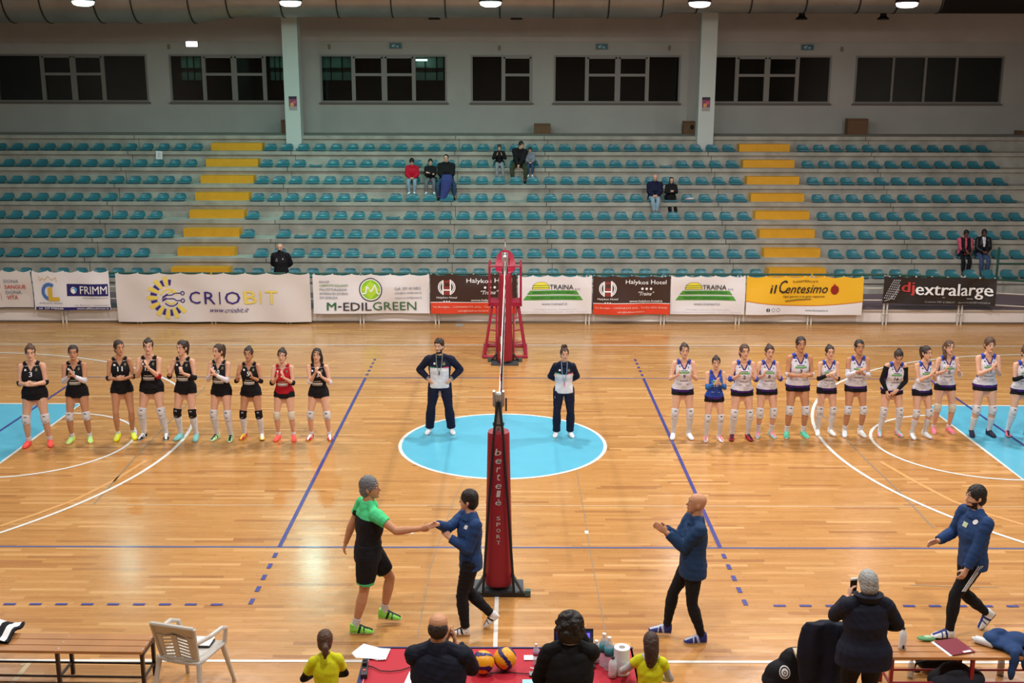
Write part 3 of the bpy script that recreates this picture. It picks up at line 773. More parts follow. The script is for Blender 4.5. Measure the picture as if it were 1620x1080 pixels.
# 6, 8 hills banners
def hills(a, bb, top, bot, label, seed):
    b = Banner(a, bb, top, bot, W1, label, seed, amp=.028, ties=5)
    X = lambda q: a + (bb - a) * q; Yv = lambda q: top + (bot - top) * q; cx = X(.31)
    b.poly([(cx + 14 * math.cos(t_), Yv(.355) - 12.5 * math.sin(t_)) for t_ in [math.pi * i / 14 for i in range(15)]], c_blk, .010)
    b.poly([(cx + 13.2 * math.cos(t_), Yv(.355) - .5 - 11.6 * math.sin(t_)) for t_ in [math.pi * i / 14 for i in range(15)]], c_yl2, .013)
    for q in (.30, .245): b.R(cx - 13, Yv(q), cx + 13, Yv(q) + .8, c_blk if q > .3 else c_grn, off=.016)
    b.T('TRAINA', X(.43), Yv(.235), X(.75), Yv(.36), c_blk, .025); b.T('s.r.l.', X(.77), Yv(.31), X(.84), Yv(.36), c_blk, .01)
    g2 = mat('ink_hillgreen', '4f9a3a', .5)
    b.R(X(.09), Yv(.50), X(.91), Yv(.60), g2, sk=0) if False else None
    for (l0, r0, l1, r1, ya, yb) in ((.12, .83, .165, .79, .385, .49), (.07, .88, .115, .84, .52, .635)):
        n = 20; g = [[b.px(X(l0 + (l1 - l0) * t_) + (X(r0 + (r1 - r0) * t_) - X(l0 + (l1 - l0) * t_)) * i / n, Yv(yb) + (Yv(ya) - Yv(yb)) * t_, .009) for i in range(n + 1)] for t_ in (0, .5, 1)]
        b.mb.rings(g, g2, closed=False, cap=False)
    b.T('IMPIANTO TRATTAMENTO RIFIUTI', X(.20), Yv(.41), X(.76), Yv(.465), c_dgr, .01); b.T('TRASPORTI E SERVIZI ECOLOGICI', X(.17), Yv(.55), X(.79), Yv(.605), c_dgr, .01)
    b.T('www.trainasrl.it', X(.32), Yv(.70), X(.67), Yv(.76), c_gry, .01)
    b.T('Sede legale Contrada - Cammarata (AG)', X(.22), Yv(.86), X(.8), Yv(.89), c_pale); b.T('Impianto trattamento rifiuti Zona Industriale - Tel. 0922 - Cammarata', X(.04), Yv(.925), X(.95), Yv(.955), c_pale)
    b.done()
hills(819.5, 936, 435.5, 495.5, 'white banner with green bands and yellow dome, right of umpire chair', 6)
hills(1060.5, 1178, 435.5, 496, 'white banner with green bands and yellow dome, beside yellow banner', 8)
# 9 yellow supermarket banner
b = Banner(1180, 1364, 436, 496.5, mat('vinyl_yellow', 'ecb62a', .4), 'bright yellow and white supermarket banner with a red fruit', 9, ties=6, amp=.022)
n = 40; g = []
for t_ in (0, .33, .66, 1):
    g.append([b.px(1180.5 + 183 * i / n, 496.2 + (475.5 + 7 * (1 - (2 * i / n - 1) ** 2) - 496.2) * t_, .008) for i in range(n + 1)])
b.mb.rings(g, W1, closed=False, cap=False)
b.line([(1180.5 + 183 * i / n, 475 + 7 * (1 - (2 * i / n - 1) ** 2)) for i in range(n + 1)], 1.0, mat('ink_orange', 'cc6a1c', .5), .014)
b.T('SUPERMERCATI', 1252, 441, 1292, 444.3, mat('ink_sienna', '5a2a14', .5), .012)
b.T('il', 1218, 448.5, 1226.5, 462, c_blk, .012, shear=.3); b.T('C', 1231, 441.5, 1243, 462, c_blk, .012, shear=.25); b.T('entesimo', 1242, 449, 1309, 462, c_blk, .012, shear=.06)
b.disc(1319.5, 457, 6.4, mat('ink_apple', '8e1f16', .5), sy=1.15); b.poly([(1316, 450), (1319, 446), (1321.5, 451)], c_red, .016)
b.T('Ogni giorno e un gran risparmio', 1238, 465.5, 1304, 469.5, mat('ink_sienna', '5a2a14', .5), .01, shear=.02)
b.line([(1242, 474.5), (1262, 472), (1283, 471.3)], 1.0, c_grn); b.line([(1242, 475.6), (1262, 473.3), (1283, 472)], .8, c_red)
for q, k_ in ((1215.5, c_blk), (1224, c_gry), (1232, c_gry)): b.disc(q, 489, 3, k_, r0=0 if k_ is c_blk else 2.2)
b.T('f', 1214.6, 486.8, 1216.6, 491.5, c_wht, .02, off=.016)
b.R(1236.5, 486.8, 1250.5, 491.5, c_blk); b.R(1252.5, 486.8, 1265, 491.5, c_blk); b.T('Google Play', 1239.5, 488.3, 1249, 490.3, c_wht, off=.014); b.T('App Store', 1255, 488.3, 1263.5, 490.3, c_wht, off=.014)
b.T('www.ilcentesimo.it', 1275, 487.5, 1310, 490.5, c_gry, .008)
b.done()
# 10 black dj banner
b = Banner(1396, 1573.5, 434.5, 478, mat('vinyl_black', '2d2625', .35), 'black banner with red and white curly lettering, rightmost', 10, tilt=-.06, ties=7, amp=.028)
b.T('dj', 1424.5, 443, 1445.5, 464.5, mat('ink_djred', 'c33a36', .5), .035); b.T('extralarge', 1446, 444, 1569, 469, c_wht, .035, off=.04); b.line([(1490, 466.5), (1540, 468.5)], 1.4, mat('ink_silver', '9a9a9a', .5))
b.T('Contatti 347 6188637 - djextralarge@hotmail.it', 1462, 472, 1566, 476, mat('ink_silver', '9a9a9a', .5), .01)
for i in range(6):
    for j in range(9):
        x = 1398 + i * 3.2 + (8 - j) * 1.6; y = 439 + j * 3.6 + i * .4
        if x < 1422: b.poly([(x, y), (x + 1.7, y), (x + 1.2, y + 2.2), (x - .5, y + 2.2)], c_pale, .012)
b.line([(1399, 474), (1407, 472), (1416, 462), (1421, 450)], 1.2, c_pale)
b.done()
# small paper on the floor by the fence
p = on_z(727, 514.5); mb = MB(); mb.box((p.x, p.y, .006), (.2, .25, .01), mat('grate_grey', '9a958e', .6)); tag(mb.build('floor_plate'), 'small grey plate on the floor below the first brown banner', 'plate')
# ================================================================== people kit
def skinm(name, c): return mat(name, c, .55, spec=.35, noise=.04, nscale=9)
SK1, SK2, SK3 = skinm('skin_fair', 'd9a88c'), skinm('skin_tan', 'c08a68'), skinm('skin_brown', '6b4534')
M_lip = mat('lips', '9c4f48', .5); M_eyew = mat('eye_white', 'd8d4d0', .3); M_eyed = mat('eye_dark', '1e1512', .25)
def cloth(name, c, r=.8, n=.08): return mat('cloth_' + name, c, r, spec=.25, noise=n, nscale=14, bump=.35, bscale=22)
def hairm_(name, c): return mat('hair_' + name, c, .5, spec=.4, noise=.35, nscale=45, bump=.9, bscale=60)
HB = hairm_('black', '1d1715'); HBR = hairm_('brown', '3e2a20'); HDB = hairm_('darkbrown', '2e1f19'); HGR = hairm_('grey', '9a9b9a'); HSG = hairm_('steel', '66686c')
HLB = hairm_('lightbrown', '523828')

def ik(a, b, l1, l2, hint):
    d = b - a; L = d.length; mx_ = (l1 + l2) * .998
    if L > mx_: d = d * (mx_ / L); b = a + d; L = mx_
    if L < abs(l1 - l2) + .01: L = abs(l1 - l2) + .01
    t = d.normalized(); x = (l1 * l1 - l2 * l2 + L * L) / (2 * L); h = math.sqrt(max(l1 * l1 - x * x, 0))
    hv = hint - t * hint.dot(t)
    hv = hv.normalized() if hv.length > 1e-4 else t.orthogonal().normalized()
    return a + t * x + hv * h, b

def remesh(mb, voxel, it=3, fac=.5):
    me = bpy.data.meshes.new('tmp'); me.from_pydata([tuple(v) for v in mb.V], [], mb.F)
    o = bpy.data.objects.new('tmp', me); C.objects.link(o)
    r = o.modifiers.new('r', 'REMESH'); r.mode = 'VOXEL'; r.voxel_size = voxel
    s = o.modifiers.new('s', 'SMOOTH'); s.iterations = it; s.factor = fac
    dg = bpy.context.evaluated_depsgraph_get(); ev = o.evaluated_get(dg)
    out = bpy.data.meshes.new_from_object(ev, depsgraph=dg)
    bpy.data.objects.remove(o); bpy.data.meshes.remove(me)
    n = len(out.vertices); co = np.empty(n * 3); out.vertices.foreach_get('co', co)
    F = [tuple(p.vertices) for p in out.polygons]
    bpy.data.meshes.remove(out)
    return co.reshape(-1, 3), F

def wrinkle(V, F, amp, fq=2.3, ax=(13, 13, 20)):
    if amp <= 0: return V
    rs = np.random.RandomState(len(F) % 1000)
    q = np.zeros(len(V))
    for _ in range(7):
        k = rs.normal(0, 1, 3) * np.array(ax) * fq; ph = rs.uniform(0, 6.28)
        w1 = rs.normal(0, 1, 3) * 5 * fq
        q += np.sin(V @ k + ph + 1.6 * np.sin(V @ w1 + ph))
    q /= 3.2
    F4 = np.array([f if len(f) == 4 else (f[0], f[1], f[2], f[2]) for f in F])
    n = np.cross(V[F4[:, 2]] - V[F4[:, 0]], V[F4[:, 3]] - V[F4[:, 1]]); N = np.zeros_like(V)
    for c in range(4): np.add.at(N, F4[:, c], n)
    N /= np.maximum(np.linalg.norm(N, axis=1, keepdims=True), 1e-9)
    return V + N * (q * amp * .5 + amp * .2)[:, None]

class Person:
    """joints in the person's own frame: facing -Y, +X the person's left, feet near the origin; sizes for a height of 1.75 scaled by k"""
    def __init__(s, name_label, x, y, z=0.0, h=1.7, rot=0, skin=SK1, sex='f', fat=1.0, pelvis=(0, 0, .93), lean=0, side=0, twist=0, ptwist=0,
                 head=(0, 0), footL=(.13, 0, 0, 8), footR=(-.13, 0, 0, -8), kneeL=None, kneeR=None, handL=None, handR=None, elbL=None, elbR=None,
                 curl=.35, palmL=None, palmR=None, wristL=None, wristR=None, hdL=None, hdR=None, voxel=None, group=None, child=False, tilt=0, toeL=0, toeR=0, tie=1.0):
        s.k = k = h / 1.75; s.rot = math.radians(rot); s.fat = fat; s.sex = sex
        s.vox = voxel or .0085
        s.root = thing('person', (x, y, z), name_label, 'person', group, s.rot)
        V = Vector
        s.skin = skin
        Pv = V(pelvis) * k; s.Pv = Pv
        la, sa, tw = math.radians(lean), math.radians(side), math.radians(twist); pt = math.radians(ptwist)
        Rc = Matrix.Rotation(tw, 3, 'Z') @ Matrix.Rotation(sa, 3, 'Y') @ Matrix.Rotation(la, 3, 'X')
        Rp = Matrix.Rotation(pt, 3, 'Z') @ Matrix.Rotation(sa * .4, 3, 'Y') @ Matrix.Rotation(la * .5, 3, 'X')
        s.Rc, s.Rp = Rc, Rp
        s.U = Rc @ V((0, 0, 1)); s.X = Rc @ V((1, 0, 0)); s.Fw = Rc @ V((0, -1, 0))
        s.waist = Pv + (Rp @ V((0, 0, 1))) * .13 * k
        male = sex == 'm'
        s.shw = (.185 if male else .160) * (1 + (fat - 1) * .4) * (.94 if child else 1)
        s.hipw = .088 if male else .092
        s.chest = s.waist + s.U * .19 * k
        s.shc = s.waist + s.U * .345 * k
        s.neck = s.waist + s.U * .42 * k - s.Fw * .005 * k
        s.sh = [s.shc + s.X * (q * s.shw * k) - s.U * .01 * k for q in (1, -1)]
        s.hip = [Pv + Rp @ V((q * s.hipw, 0, -.01)) * k for q in (1, -1)]
        hs = 1.12 if child else 1.0; s.hs = hs
        hy, hp = math.radians(head[0]), math.radians(head[1]); ht = math.radians(tilt)
        s.Rh = Matrix.Rotation(hy, 3, 'Z') @ Matrix.Rotation(ht, 3, 'Y') @ Matrix.Rotation(hp + la * .35, 3, 'X')
        nd = (s.U * .7 + s.Rh @ V((0, 0, 1)) * .3).normalized()
        s.hc = s.neck + nd * (.066 * k) + (s.Rh @ V((0, -.018, .085 * hs))) * k
        s.leg = []; s.foot = []
        for i, (f, kn) in enumerate(((footL, kneeL), (footR, kneeR))):
            an = V((f[0], f[1], f[2])) * k; yaw = math.radians(f[3]); te = math.radians((toeL, toeR)[i])
            R = Matrix.Rotation(yaw, 3, 'Z') @ Matrix.Rotation(te, 3, 'X')
            ank = an + V((0, 0, .085)) * k if te == 0 else an + R @ V((0, 0, .085)) * k
            kh = V(kn) if kn else (Matrix.Rotation(yaw * .8 + pt * .2, 3, 'Z') @ V((0, -1, 0)))
            mid, ank = ik(s.hip[i], ank, .43 * k, .425 * k, kh)
            s.leg.append((s.hip[i], mid, ank)); s.foot.append((ank, R))
        s.arm = []; s.hand = []
        for i, (hnd, el, pn, hd) in enumerate(((handL, elbL, palmL, hdL), (handR, elbR, palmR, hdR))):
            q = 1 if i == 0 else -1
            if hnd is None: tgt = s.sh[i] + (s.X * (q * .10) - s.U * .52 + s.Fw * .04) * k
            else:
                tgt = s.waist + (s.X * hnd[0] + s.Fw * hnd[1] + s.U * hnd[2]) * k   # relative to the waist: left, forward, up
            if (wristL, wristR)[i] is not None: tgt = Matrix.Rotation(-s.rot, 3, 'Z') @ (V((wristL, wristR)[i]) - V((x, y, z)))
            eh = (s.X * el[0] + s.Fw * el[1] + s.U * el[2]) if el else (s.X * (q * .5) - s.Fw * .6 - s.U * .6)
            mid, wr = ik(s.sh[i], tgt, .285 * k, .25 * k, eh)
            s.arm.append((s.sh[i], mid, wr))
            d = (wr - mid).normalized()
            if hd: d = (d * .25 + (s.X * hd[0] + s.Fw * hd[1] + s.U * hd[2]).normalized()).normalized()
            n = (s.X * pn[0] + s.Fw * pn[1] + s.U * pn[2]) if pn else s.X * -q
            n = (n - d * n.dot(d)).normalized()
            s.hand.append((wr, d, n, q))
        s.curl = curl if isinstance(curl, (list, tuple)) else (curl, curl)
    # ------- pieces
    TOR_F = [(-.10, .085, .075, 0), (-.05, .150, .105, -.006), (.0, .172, .118, -.012), (.05, .160, .110, -.006), (.10, .138, .097, 0), (.15, .126, .092, .002), (.21, .132, .098, .004),
             (.27, .143, .112, .012), (.33, .150, .110, .010), (.39, .150, .088, 0), (.44, .130, .072, -.008), (.475, .085, .06, -.008), (.50, .055, .052, -.006)]
    TOR_M = [(-.10, .085, .080, 0), (-.05, .150, .105, -.004), (.0, .162, .112, -.006), (.05, .156, .108, -.002), (.10, .148, .104, .002), (.15, .146, .104, .004), (.21, .154, .108, .006),
             (.27, .166, .116, .010), (.33, .176, .115, .006), (.39, .178, .095, 0), (.44, .150, .078, -.008), (.475, .095, .065, -.008), (.50, .06, .056, -.006)]
    def spine(s, t):
        """t in metres above the pelvis, for 1.75 m"""
        k = s.k
        if t < .13:
            up = s.Rp @ Vector((0, 0, 1)); return s.Pv + up * t * k, s.Rp
        a = min((t - .13) / .08, 1)
        R = s.Rc if a >= 1 else Matrix([s.Rp[i].lerp(s.Rc[i], a) for i in range(3)])
        return s.waist + s.U * (t - .13) * k, R
    def torso(s, mb, t0=-.2, t1=1, off=0.0, flare=0.0, m=None, n=20):
        prof = s.TOR_M if s.sex == 'm' else s.TOR_F; k = s.k; rs = []
        prof = [p for p in prof]
        ts = [t0] + [p[0] for p in prof if t0 + .012 < p[0] < t1 - .012] + [t1]
        ts = [min(max(t, prof[0][0] - .25), prof[-1][0]) for t in ts]
        for t in ts:
            tt = max(t, prof[0][0])
            for pa, pb in zip(prof, prof[1:]):
                if pa[0] <= tt <= pb[0]: break
            u = (tt - pa[0]) / (pb[0] - pa[0]); a, b, f = [pa[i] + (pb[i] - pa[i]) * u for i in (1, 2, 3)]
            if t0 > -.19 and t < -.02: # garments keep the hip width down to their hem
                ref = prof[2]; a, b, f = ref[1], ref[2], ref[3]
            fa = 1 + (s.fat - 1) * (1.0 if t < .30 else .5)
            fl = flare * max(0, (.25 - t)) if flare else 0
            # belly: fat grows forward
            a = a * fa + off + fl; b = b * fa + off + fl; f = f + (fa - 1) * .02
            c, R = s.spine(t)
            X, Y = R @ Vector((1, 0, 0)), R @ Vector((0, -1, 0))
            rs.append([c + (X * (a * math.copysign(abs(math.cos(q)) ** .9, math.cos(q))) + Y * (f + b * math.sin(q))) * k for q in [2 * math.pi * j / n for j in range(n)]])
        mb.rings(rs, m)
    def limb(s, mb, A, B, rad, f0=0.0, f1=1.0, off=0.0, m=None, n=12, ext0=0, ext1=0):
        """rad: list of (fraction, radius, bulge back)"""
        d = B - A; pts = []; rr = []
        fr = [f0] + [r[0] for r in rad if f0 + .02 < r[0] < f1 - .02] + [f1]
        for f in fr:
            for ra, rb in zip(rad, rad[1:]):
                if ra[0] <= f <= rb[0]: break
            u = (f - ra[0]) / (rb[0] - ra[0]); u = min(max(u, 0), 1); r = ra[1] + (rb[1] - ra[1]) * u
            pts.append(A + d * f); rr.append((r * (1 + (s.fat - 1) * .6) + off) * s.k)
        mb.tube(pts, rr, m, n=n)
    THIGH = [(0, .086), (.2, .088), (.5, .074), (.8, .058), (.95, .053), (1, .051)]
    SHIN = [(0, .051), (.08, .051), (.28, .056), (.5, .049), (.8, .035), (1, .034)]
    UARM = [(0, .048), (.15, .050), (.4, .043), (.8, .037), (1, .036)]
    FARM = [(0, .037), (.2, .040), (.5, .034), (.85, .026), (1, .025)]
    def rads(s):
        g = 1.12 if s.sex == 'm' else .96
        return [(a, b * (1.03 if s.sex == 'm' else 1.0)) for a, b in s.THIGH], [(a, b * (1.03 if s.sex == 'm' else 1)) for a, b in s.SHIN], [(a, b * g) for a, b in s.UARM], [(a, b * g) for a, b in s.FARM]
    def sphere(s, mb, c, r, m=None): mb.ell(c, (r, r, r), m, n=12, k=8)
    def legpart(s, mb, i, g0, g1, off, m=None, flare=0.0):
        """g from 0 hip to 1 knee to 2 ankle"""
        th, sh, _, _ = s.rads(); h, kn, an = s.leg[i]
        if g0 < 1: s.limb(mb, h, kn, th, g0, min(g1, 1), off, m)
        if g1 > 1: s.limb(mb, kn, an, [(a, b + flare * a) for a, b in sh], max(g0 - 1, 0), g1 - 1, off, m)
        if g0 < 1 < g1: s.sphere(mb, kn, (.051 * (1 + (s.fat - 1) * .6) + off) * s.k, m)
    def armpart(s, mb, i, g0, g1, off, m=None):
        _, _, ua, fa = s.rads(); a, e, w_ = s.arm[i]
        if g0 < 1: s.limb(mb, a, e, ua, g0, min(g1, 1), off, m)
        if g1 > 1: s.limb(mb, e, w_, fa, max(g0 - 1, 0), g1 - 1, off, m)
        if g0 < 1 < g1: s.sphere(mb, e, (ua[-1][1] + off + .001) * s.k, m)
    def hp(s, x, y, z): return s.hc + s.Rh @ Vector((x, y, z)) * (s.k * s.hs)
    def headgeo(s, mb, off=0.0, m=None):
        prof = [(-.116, .022, .024, -.060), (-.108, .034, .036, -.050), (-.090, .046, .056, -.032), (-.06, .061, .078, -.014), (-.03, .070, .088, -.004), (.0, .076, .093, 0), (.035, .080, .097, .002),
                (.065, .077, .092, .004), (.09, .064, .078, .006), (.107, .040, .052, .008), (.115, .018, .024, .008)]
        rs = []
        for z, a, b, y in prof: rs.append([s.hp((a + off) * math.cos(q), y + (b + off) * math.sin(q), z) for q in [2 * math.pi * j / 18 for j in range(18)]])
        mb.rings(rs, m)
    def handgeo(s, mb, i):
        wr, d, n, q = s.hand[i]; k = s.k; L = d.cross(n).normalized() * (-q)   # toward the thumb side
        if L.dot(s.U) < 0 and abs(d.dot(s.U)) < .8: L = -L
        if abs(d.dot(s.U)) >= .8 and L.dot(s.Fw) < 0: L = -L
        cu = s.curl[i]
        P = [wr - d * .01 * k, wr + d * .02 * k, wr + d * .05 * k, wr + d * .088 * k]
        mb.tube(P, [.025 * k, .032 * k, .040 * k, .040 * k], None, n=12, rb=[.020 * k, .018 * k, .016 * k, .013 * k], side=L)
        for j, (o, ln) in enumerate(((.030, .070), (.010, .078), (-.010, .074), (-.029, .058))):
            b = wr + d * (.082 - abs(o) * .12) * k + L * o * k
            a1 = cu * .9; a2 = cu * 2.2; sp = L * (o * .8)
            d1 = (d * math.cos(a1) + n * math.sin(a1) + sp).normalized(); d2 = (d * math.cos(a2) + n * math.sin(a2) + sp).normalized()
            p1 = b + d1 * ln * .5 * k; p2 = p1 + d2 * ln * .5 * k
            mb.tube([b, p1, p2], [.0105 * k, .0098 * k, .0080 * k], None, n=8)
        b = wr + d * .028 * k + L * .024 * k + n * .006 * k
        d1 = (d * .62 + L * (.75 - .3 * cu) + n * (.25 + .5 * cu)).normalized(); d2 = (d * .9 + L * .3 + n * (.2 + .6 * cu)).normalized()
        p1 = b + d1 * .038 * k; mb.tube([b, p1, p1 + d2 * .03 * k], [.014 * k, .0115 * k, .009 * k], None, n=8)
    def body(s, brow=None, bare=True, beard=None, hide_feet=True):
        mb = MB(); mb.mi(s.skin)
        s.torso(mb, -.2, .5, 0.0, 0, None)
        s.brow = brow
        for i in (0, 1):
            s.legpart(mb, i, 0, 2, 0.0); s.sphere(mb, s.hip[i], .085 * s.k * s.fat)
            s.armpart(mb, i, 0, 2, 0.0); s.sphere(mb, s.arm[i][0], (.056 if s.sex == 'm' else .049) * s.k)
            # trapezius
            mb.tube([s.neck + s.U * .008 * s.k, s.arm[i][0] + s.U * .008 * s.k], [.032 * s.k, .034 * s.k], None, n=10)
            an, R = s.foot[i]
            mb.tube([an, an + R @ Vector((0, -.05, -.05)) * s.k, an + R @ Vector((0, -.14, -.062)) * s.k], [.034 * s.k, .036 * s.k, .026 * s.k], None, n=10)
            s.handgeo(mb, i)
        nr = (.060 if s.sex == 'm' else .050) * s.k * (1 + (s.fat - 1) * .5)
        mb.tube([s.neck - s.U * .05 * s.k, s.neck + s.U * .02 * s.k, s.hp(0, .012, -.05)], [nr * 1.2, nr, nr * .95], None, n=14)
        s.headgeo(mb)
        # nose, brow ridge, lips, chin, ears
        mb.tube([s.hp(0, -.086, .022), s.hp(0, -.098, -.005), s.hp(0, -.113, -.028), s.hp(0, -.088, -.040)], [.007 * s.k, .010 * s.k, .014 * s.k, .009 * s.k], None, n=8)
        mb.tube([s.hp(-.036, -.080, .030), s.hp(0, -.090, .028), s.hp(.036, -.080, .030)], .010 * s.k, None, n=8)
        mb.ell(s.hp(0, -.086, -.064), (.022 * s.k, .012 * s.k, .010 * s.k), None, R=s.Rh)
        mb.ell(s.hp(0, -.085, -.098), (.022 * s.k, .014 * s.k, .014 * s.k), None, R=s.Rh)
        for q in (1, -1): mb.ell(s.hp(q * .081, .006, -.008), (.009 * s.k, .018 * s.k, .031 * s.k), None, R=s.Rh)
        V, F = remesh(mb, s.vox, 2, .5)
        out = MB(); out.mi(s.skin); out.V = [tuple(v) for v in V]; out.F = F; out.I = [0] * len(F)
        if beard:
            bi = out.mi(beard); inv = s.Rh.transposed(); hc = s.hc
            fc = np.array([V[list(f)].mean(axis=0) for f in F]) - np.array(hc)
            loc = fc @ np.array(s.Rh) / (s.k * s.hs)
            msk = (((loc[:, 2] < -.086) | ((loc[:, 2] < -.045) & (np.abs(loc[:, 0]) > .045)) | ((np.abs(loc[:, 2] + .050) < .006) & (loc[:, 1] < -.07)))) & (loc[:, 2] > -.135) & (loc[:, 1] < .0) & (np.abs(loc[:, 0]) < .075) & ~((np.abs(loc[:, 2] + .062) < .008) & (np.abs(loc[:, 0]) < .022)) & (loc[:, 1] < -.0)
            for j in np.nonzero(msk)[0]: out.I[j] = bi
        for q in (1, -1):
            out.ell(s.hp(q * .031, -.083, .010), (.014 * s.k, .009 * s.k, .0085 * s.k), M_eyew, n=10, k=6, R=s.Rh)
            out.ell(s.hp(q * .031, -.089, .010), (.0075 * s.k, .006 * s.k, .0075 * s.k), M_eyed, n=8, k=6, R=s.Rh)
            if brow: out.tube([s.hp(q * .015, -.097, .030), s.hp(q * .033, -.093, .036), s.hp(q * .050, -.078, .030)], [.0035 * s.k, .0045 * s.k, .003 * s.k], brow, n=6)
        out.tube([s.hp(-.022, -.090, -.063), s.hp(0, -.0985, -.062), s.hp(.022, -.090, -.063)], [.003 * s.k, .0062 * s.k, .003 * s.k], M_lip, n=6)
        o = out.build('body', s.root, smooth=True)
        return o
    def _fin(s, mb, m, name, vox=None, it=3, paint=None, fold=None, off_w=True):
        V, F = remesh(mb, vox or s.vox * 1.15, it, .5)
        V = wrinkle(V, F, fold if fold is not None else (.006 * s.k if off_w else .0))
        out = MB(); out.mi(m); out.V = [tuple(v) for v in V]; out.F = F; out.I = [0] * len(F)
        if paint:
            fc = np.array([V[list(f)].mean(axis=0) for f in F])
            rel = (fc - np.array(s.waist)) / s.k
            u, f_, t = rel @ np.array(s.X), rel @ np.array(s.Fw), rel @ np.array(s.U)
            for mm, fn in paint:
                idx = out.mi(mm)
                for j in np.nonzero(fn(u, f_, t, fc / s.k))[0]: out.I[j] = idx
        return out
    def decal(s, out, V0, things_, m_default=None):
        """things_: list of (text or 'rect', u centre, t centre, width, height, material, bold) on the chest; u to the viewer's right when the person faces us"""
        bv = BVHTree.FromPolygons([Vector(v) for v in out.V], out.F)
        k = s.k
        for st, u0, t0, w_, h_, m_, bold in things_:
            def fn(a, b):
                p = s.waist + (s.X * (u0 + (a - .5) * w_) + s.U * (t0 + (b - .5) * h_)) * k
                hit = bv.ray_cast(p + s.Fw * .01, s.Fw, .4)
                return (hit[0] if hit[0] is not None else p + s.Fw * .12) + s.Fw * .0075
            if st == 'rect':
                g = [[fn(i / 6, j / 3) for i in range(7)] for j in range(4)]; out.rings(g, m_, closed=False, cap=False)
            elif st == 'disc':
                out.poly([fn(.5 + .5 * math.cos(2 * math.pi * i / 12), .5 + .5 * math.sin(2 * math.pi * i / 12)) for i in range(12)], m_)
            else: out.text(st, fn, m_, bold)
    def shirt(s, m, sleeve=0, hem=-.03, off=.012, flare=.03, neck=.475, paint=None, decals=None, name='shirt', collar=0, sl_off=None, hood=None, neckh=0, cut=None):
        mb = MB(); mb.mi(m)
        s.torso(mb, hem, neck, off, flare)
        so = sl_off if sl_off is not None else off
        for i in (0, 1):
            a = s.arm[i][0]
            if sleeve > 0:
                s.sphere(mb, a, ((.056 if s.sex == 'm' else .049) + so) * s.k)
                s.armpart(mb, i, 0, min(sleeve, 1.96), so + .002)
                mb.tube([s.neck + s.X * (.03 if i == 0 else -.03) * s.k - s.U * .004 * s.k, a], [(.022 + off) * s.k, (.034 + off) * s.k], None, n=10)
            else:
                mb.tube([s.neck.lerp(a, .26) + s.U * .001 * s.k, s.neck.lerp(a, .74) + s.U * .006 * s.k], [(.030 + off) * s.k, (.026 + off) * s.k], None, n=10)
        mb.tube([s.neck - s.U * .075 * s.k + s.Fw * .004, s.neck - s.U * .03 * s.k, s.neck + s.U * (neckh or -.005) * s.k], [(.100 + off * .3) * s.k, (.092 if s.sex == 'm' else .080) * s.k * s.fat ** .5, (.074 if s.sex == 'm' else .066) * s.k * s.fat ** .5], None, n=14) if sleeve > 0 else None
        if hood: mb.tube([s.neck + s.X * .075 * s.k, s.neck - s.Fw * .075 * s.k + s.U * .03 * s.k, s.neck - s.X * .075 * s.k], .045 * s.k, None, n=10)
        out = s._fin(mb, m, name, paint=paint)
        if cut is not None:
            fc = np.array([np.mean([out.V[a] for a in f], axis=0) for f in out.F]); rel = (fc - np.array(s.waist)) / s.k
            kill = cut(rel @ np.array(s.X), rel @ np.array(s.Fw), rel @ np.array(s.U))
            keep = [j for j in range(len(out.F)) if not kill[j]]; out.F = [out.F[j] for j in keep]; out.I = [out.I[j] for j in keep]
        if decals: s.decal(out, None, decals)
        return out.build(name, s.root, smooth=True)
    def shorts(s, m, frac=.2, off=.010, top=.10, name='shorts', paint=None):
        mb = MB(); s.torso(mb, -.099, top, off)
        for i in (0, 1): s.legpart(mb, i, 0, frac, off + .004); s.sphere(mb, s.hip[i], (.088 * s.fat + off) * s.k)
        return s._fin(mb, m, name, paint=paint).build(name, s.root, smooth=True)
    def trousers(s, m, off=.014, top=.10, end=1.93, flare=0.0, name='trousers', paint=None):
        mb = MB(); s.torso(mb, -.099, top, off)
        for i in (0, 1): s.legpart(mb, i, 0, end, off, flare=flare); s.sphere(mb, s.hip[i], (.088 * s.fat + off) * s.k)
        return s._fin(mb, m, name, paint=paint).build(name, s.root, smooth=True)
    def band(s, name, kind, i, g0, g1, off, m, mark=None):
        mb = MB()
        if kind == 'leg': s.legpart(mb, i, g0, g1, off)
        else: s.armpart(mb, i, g0, g1, off)
        out = s._fin(mb, m, name, vox=s.vox, fold=.0012)
        if mark is not None:
            kn = s.leg[i][1]; d = (s.leg[i][2] - s.leg[i][0]).normalized()
            f = (Matrix.Rotation(0, 3, 'Z') @ Vector((0, -1, 0))); x = Vector((1, 0, 0))
            bv = BVHTree.FromPolygons([Vector(v) for v in out.V], out.F)
            for du in (.045, -.05):
                pts = []
                for a, b in ((-.02, -.012), (.02, -.012), (.022, .004), (.0, .016), (-.018, .006)):
                    p = kn + x * a * s.k - d * (du + b * (1 if du > 0 else .6)) * s.k
                    h = bv.ray_cast(p + f * .3, -f, .6)
                    pts.append((h[0] if h[0] is not None else p) + f * .003)
                out.poly(pts, mark)
        return out.build(name, s.root, smooth=True)
    def sock(s, i, top, m, off=.006): return s.band('sock', 'leg', i, top, 2.0, off, m)
    def knee(s, i, m, mark=None, g0=.84, g1=1.16): return s.band('knee_pad', 'leg', i, g0, g1, .016, m, mark)
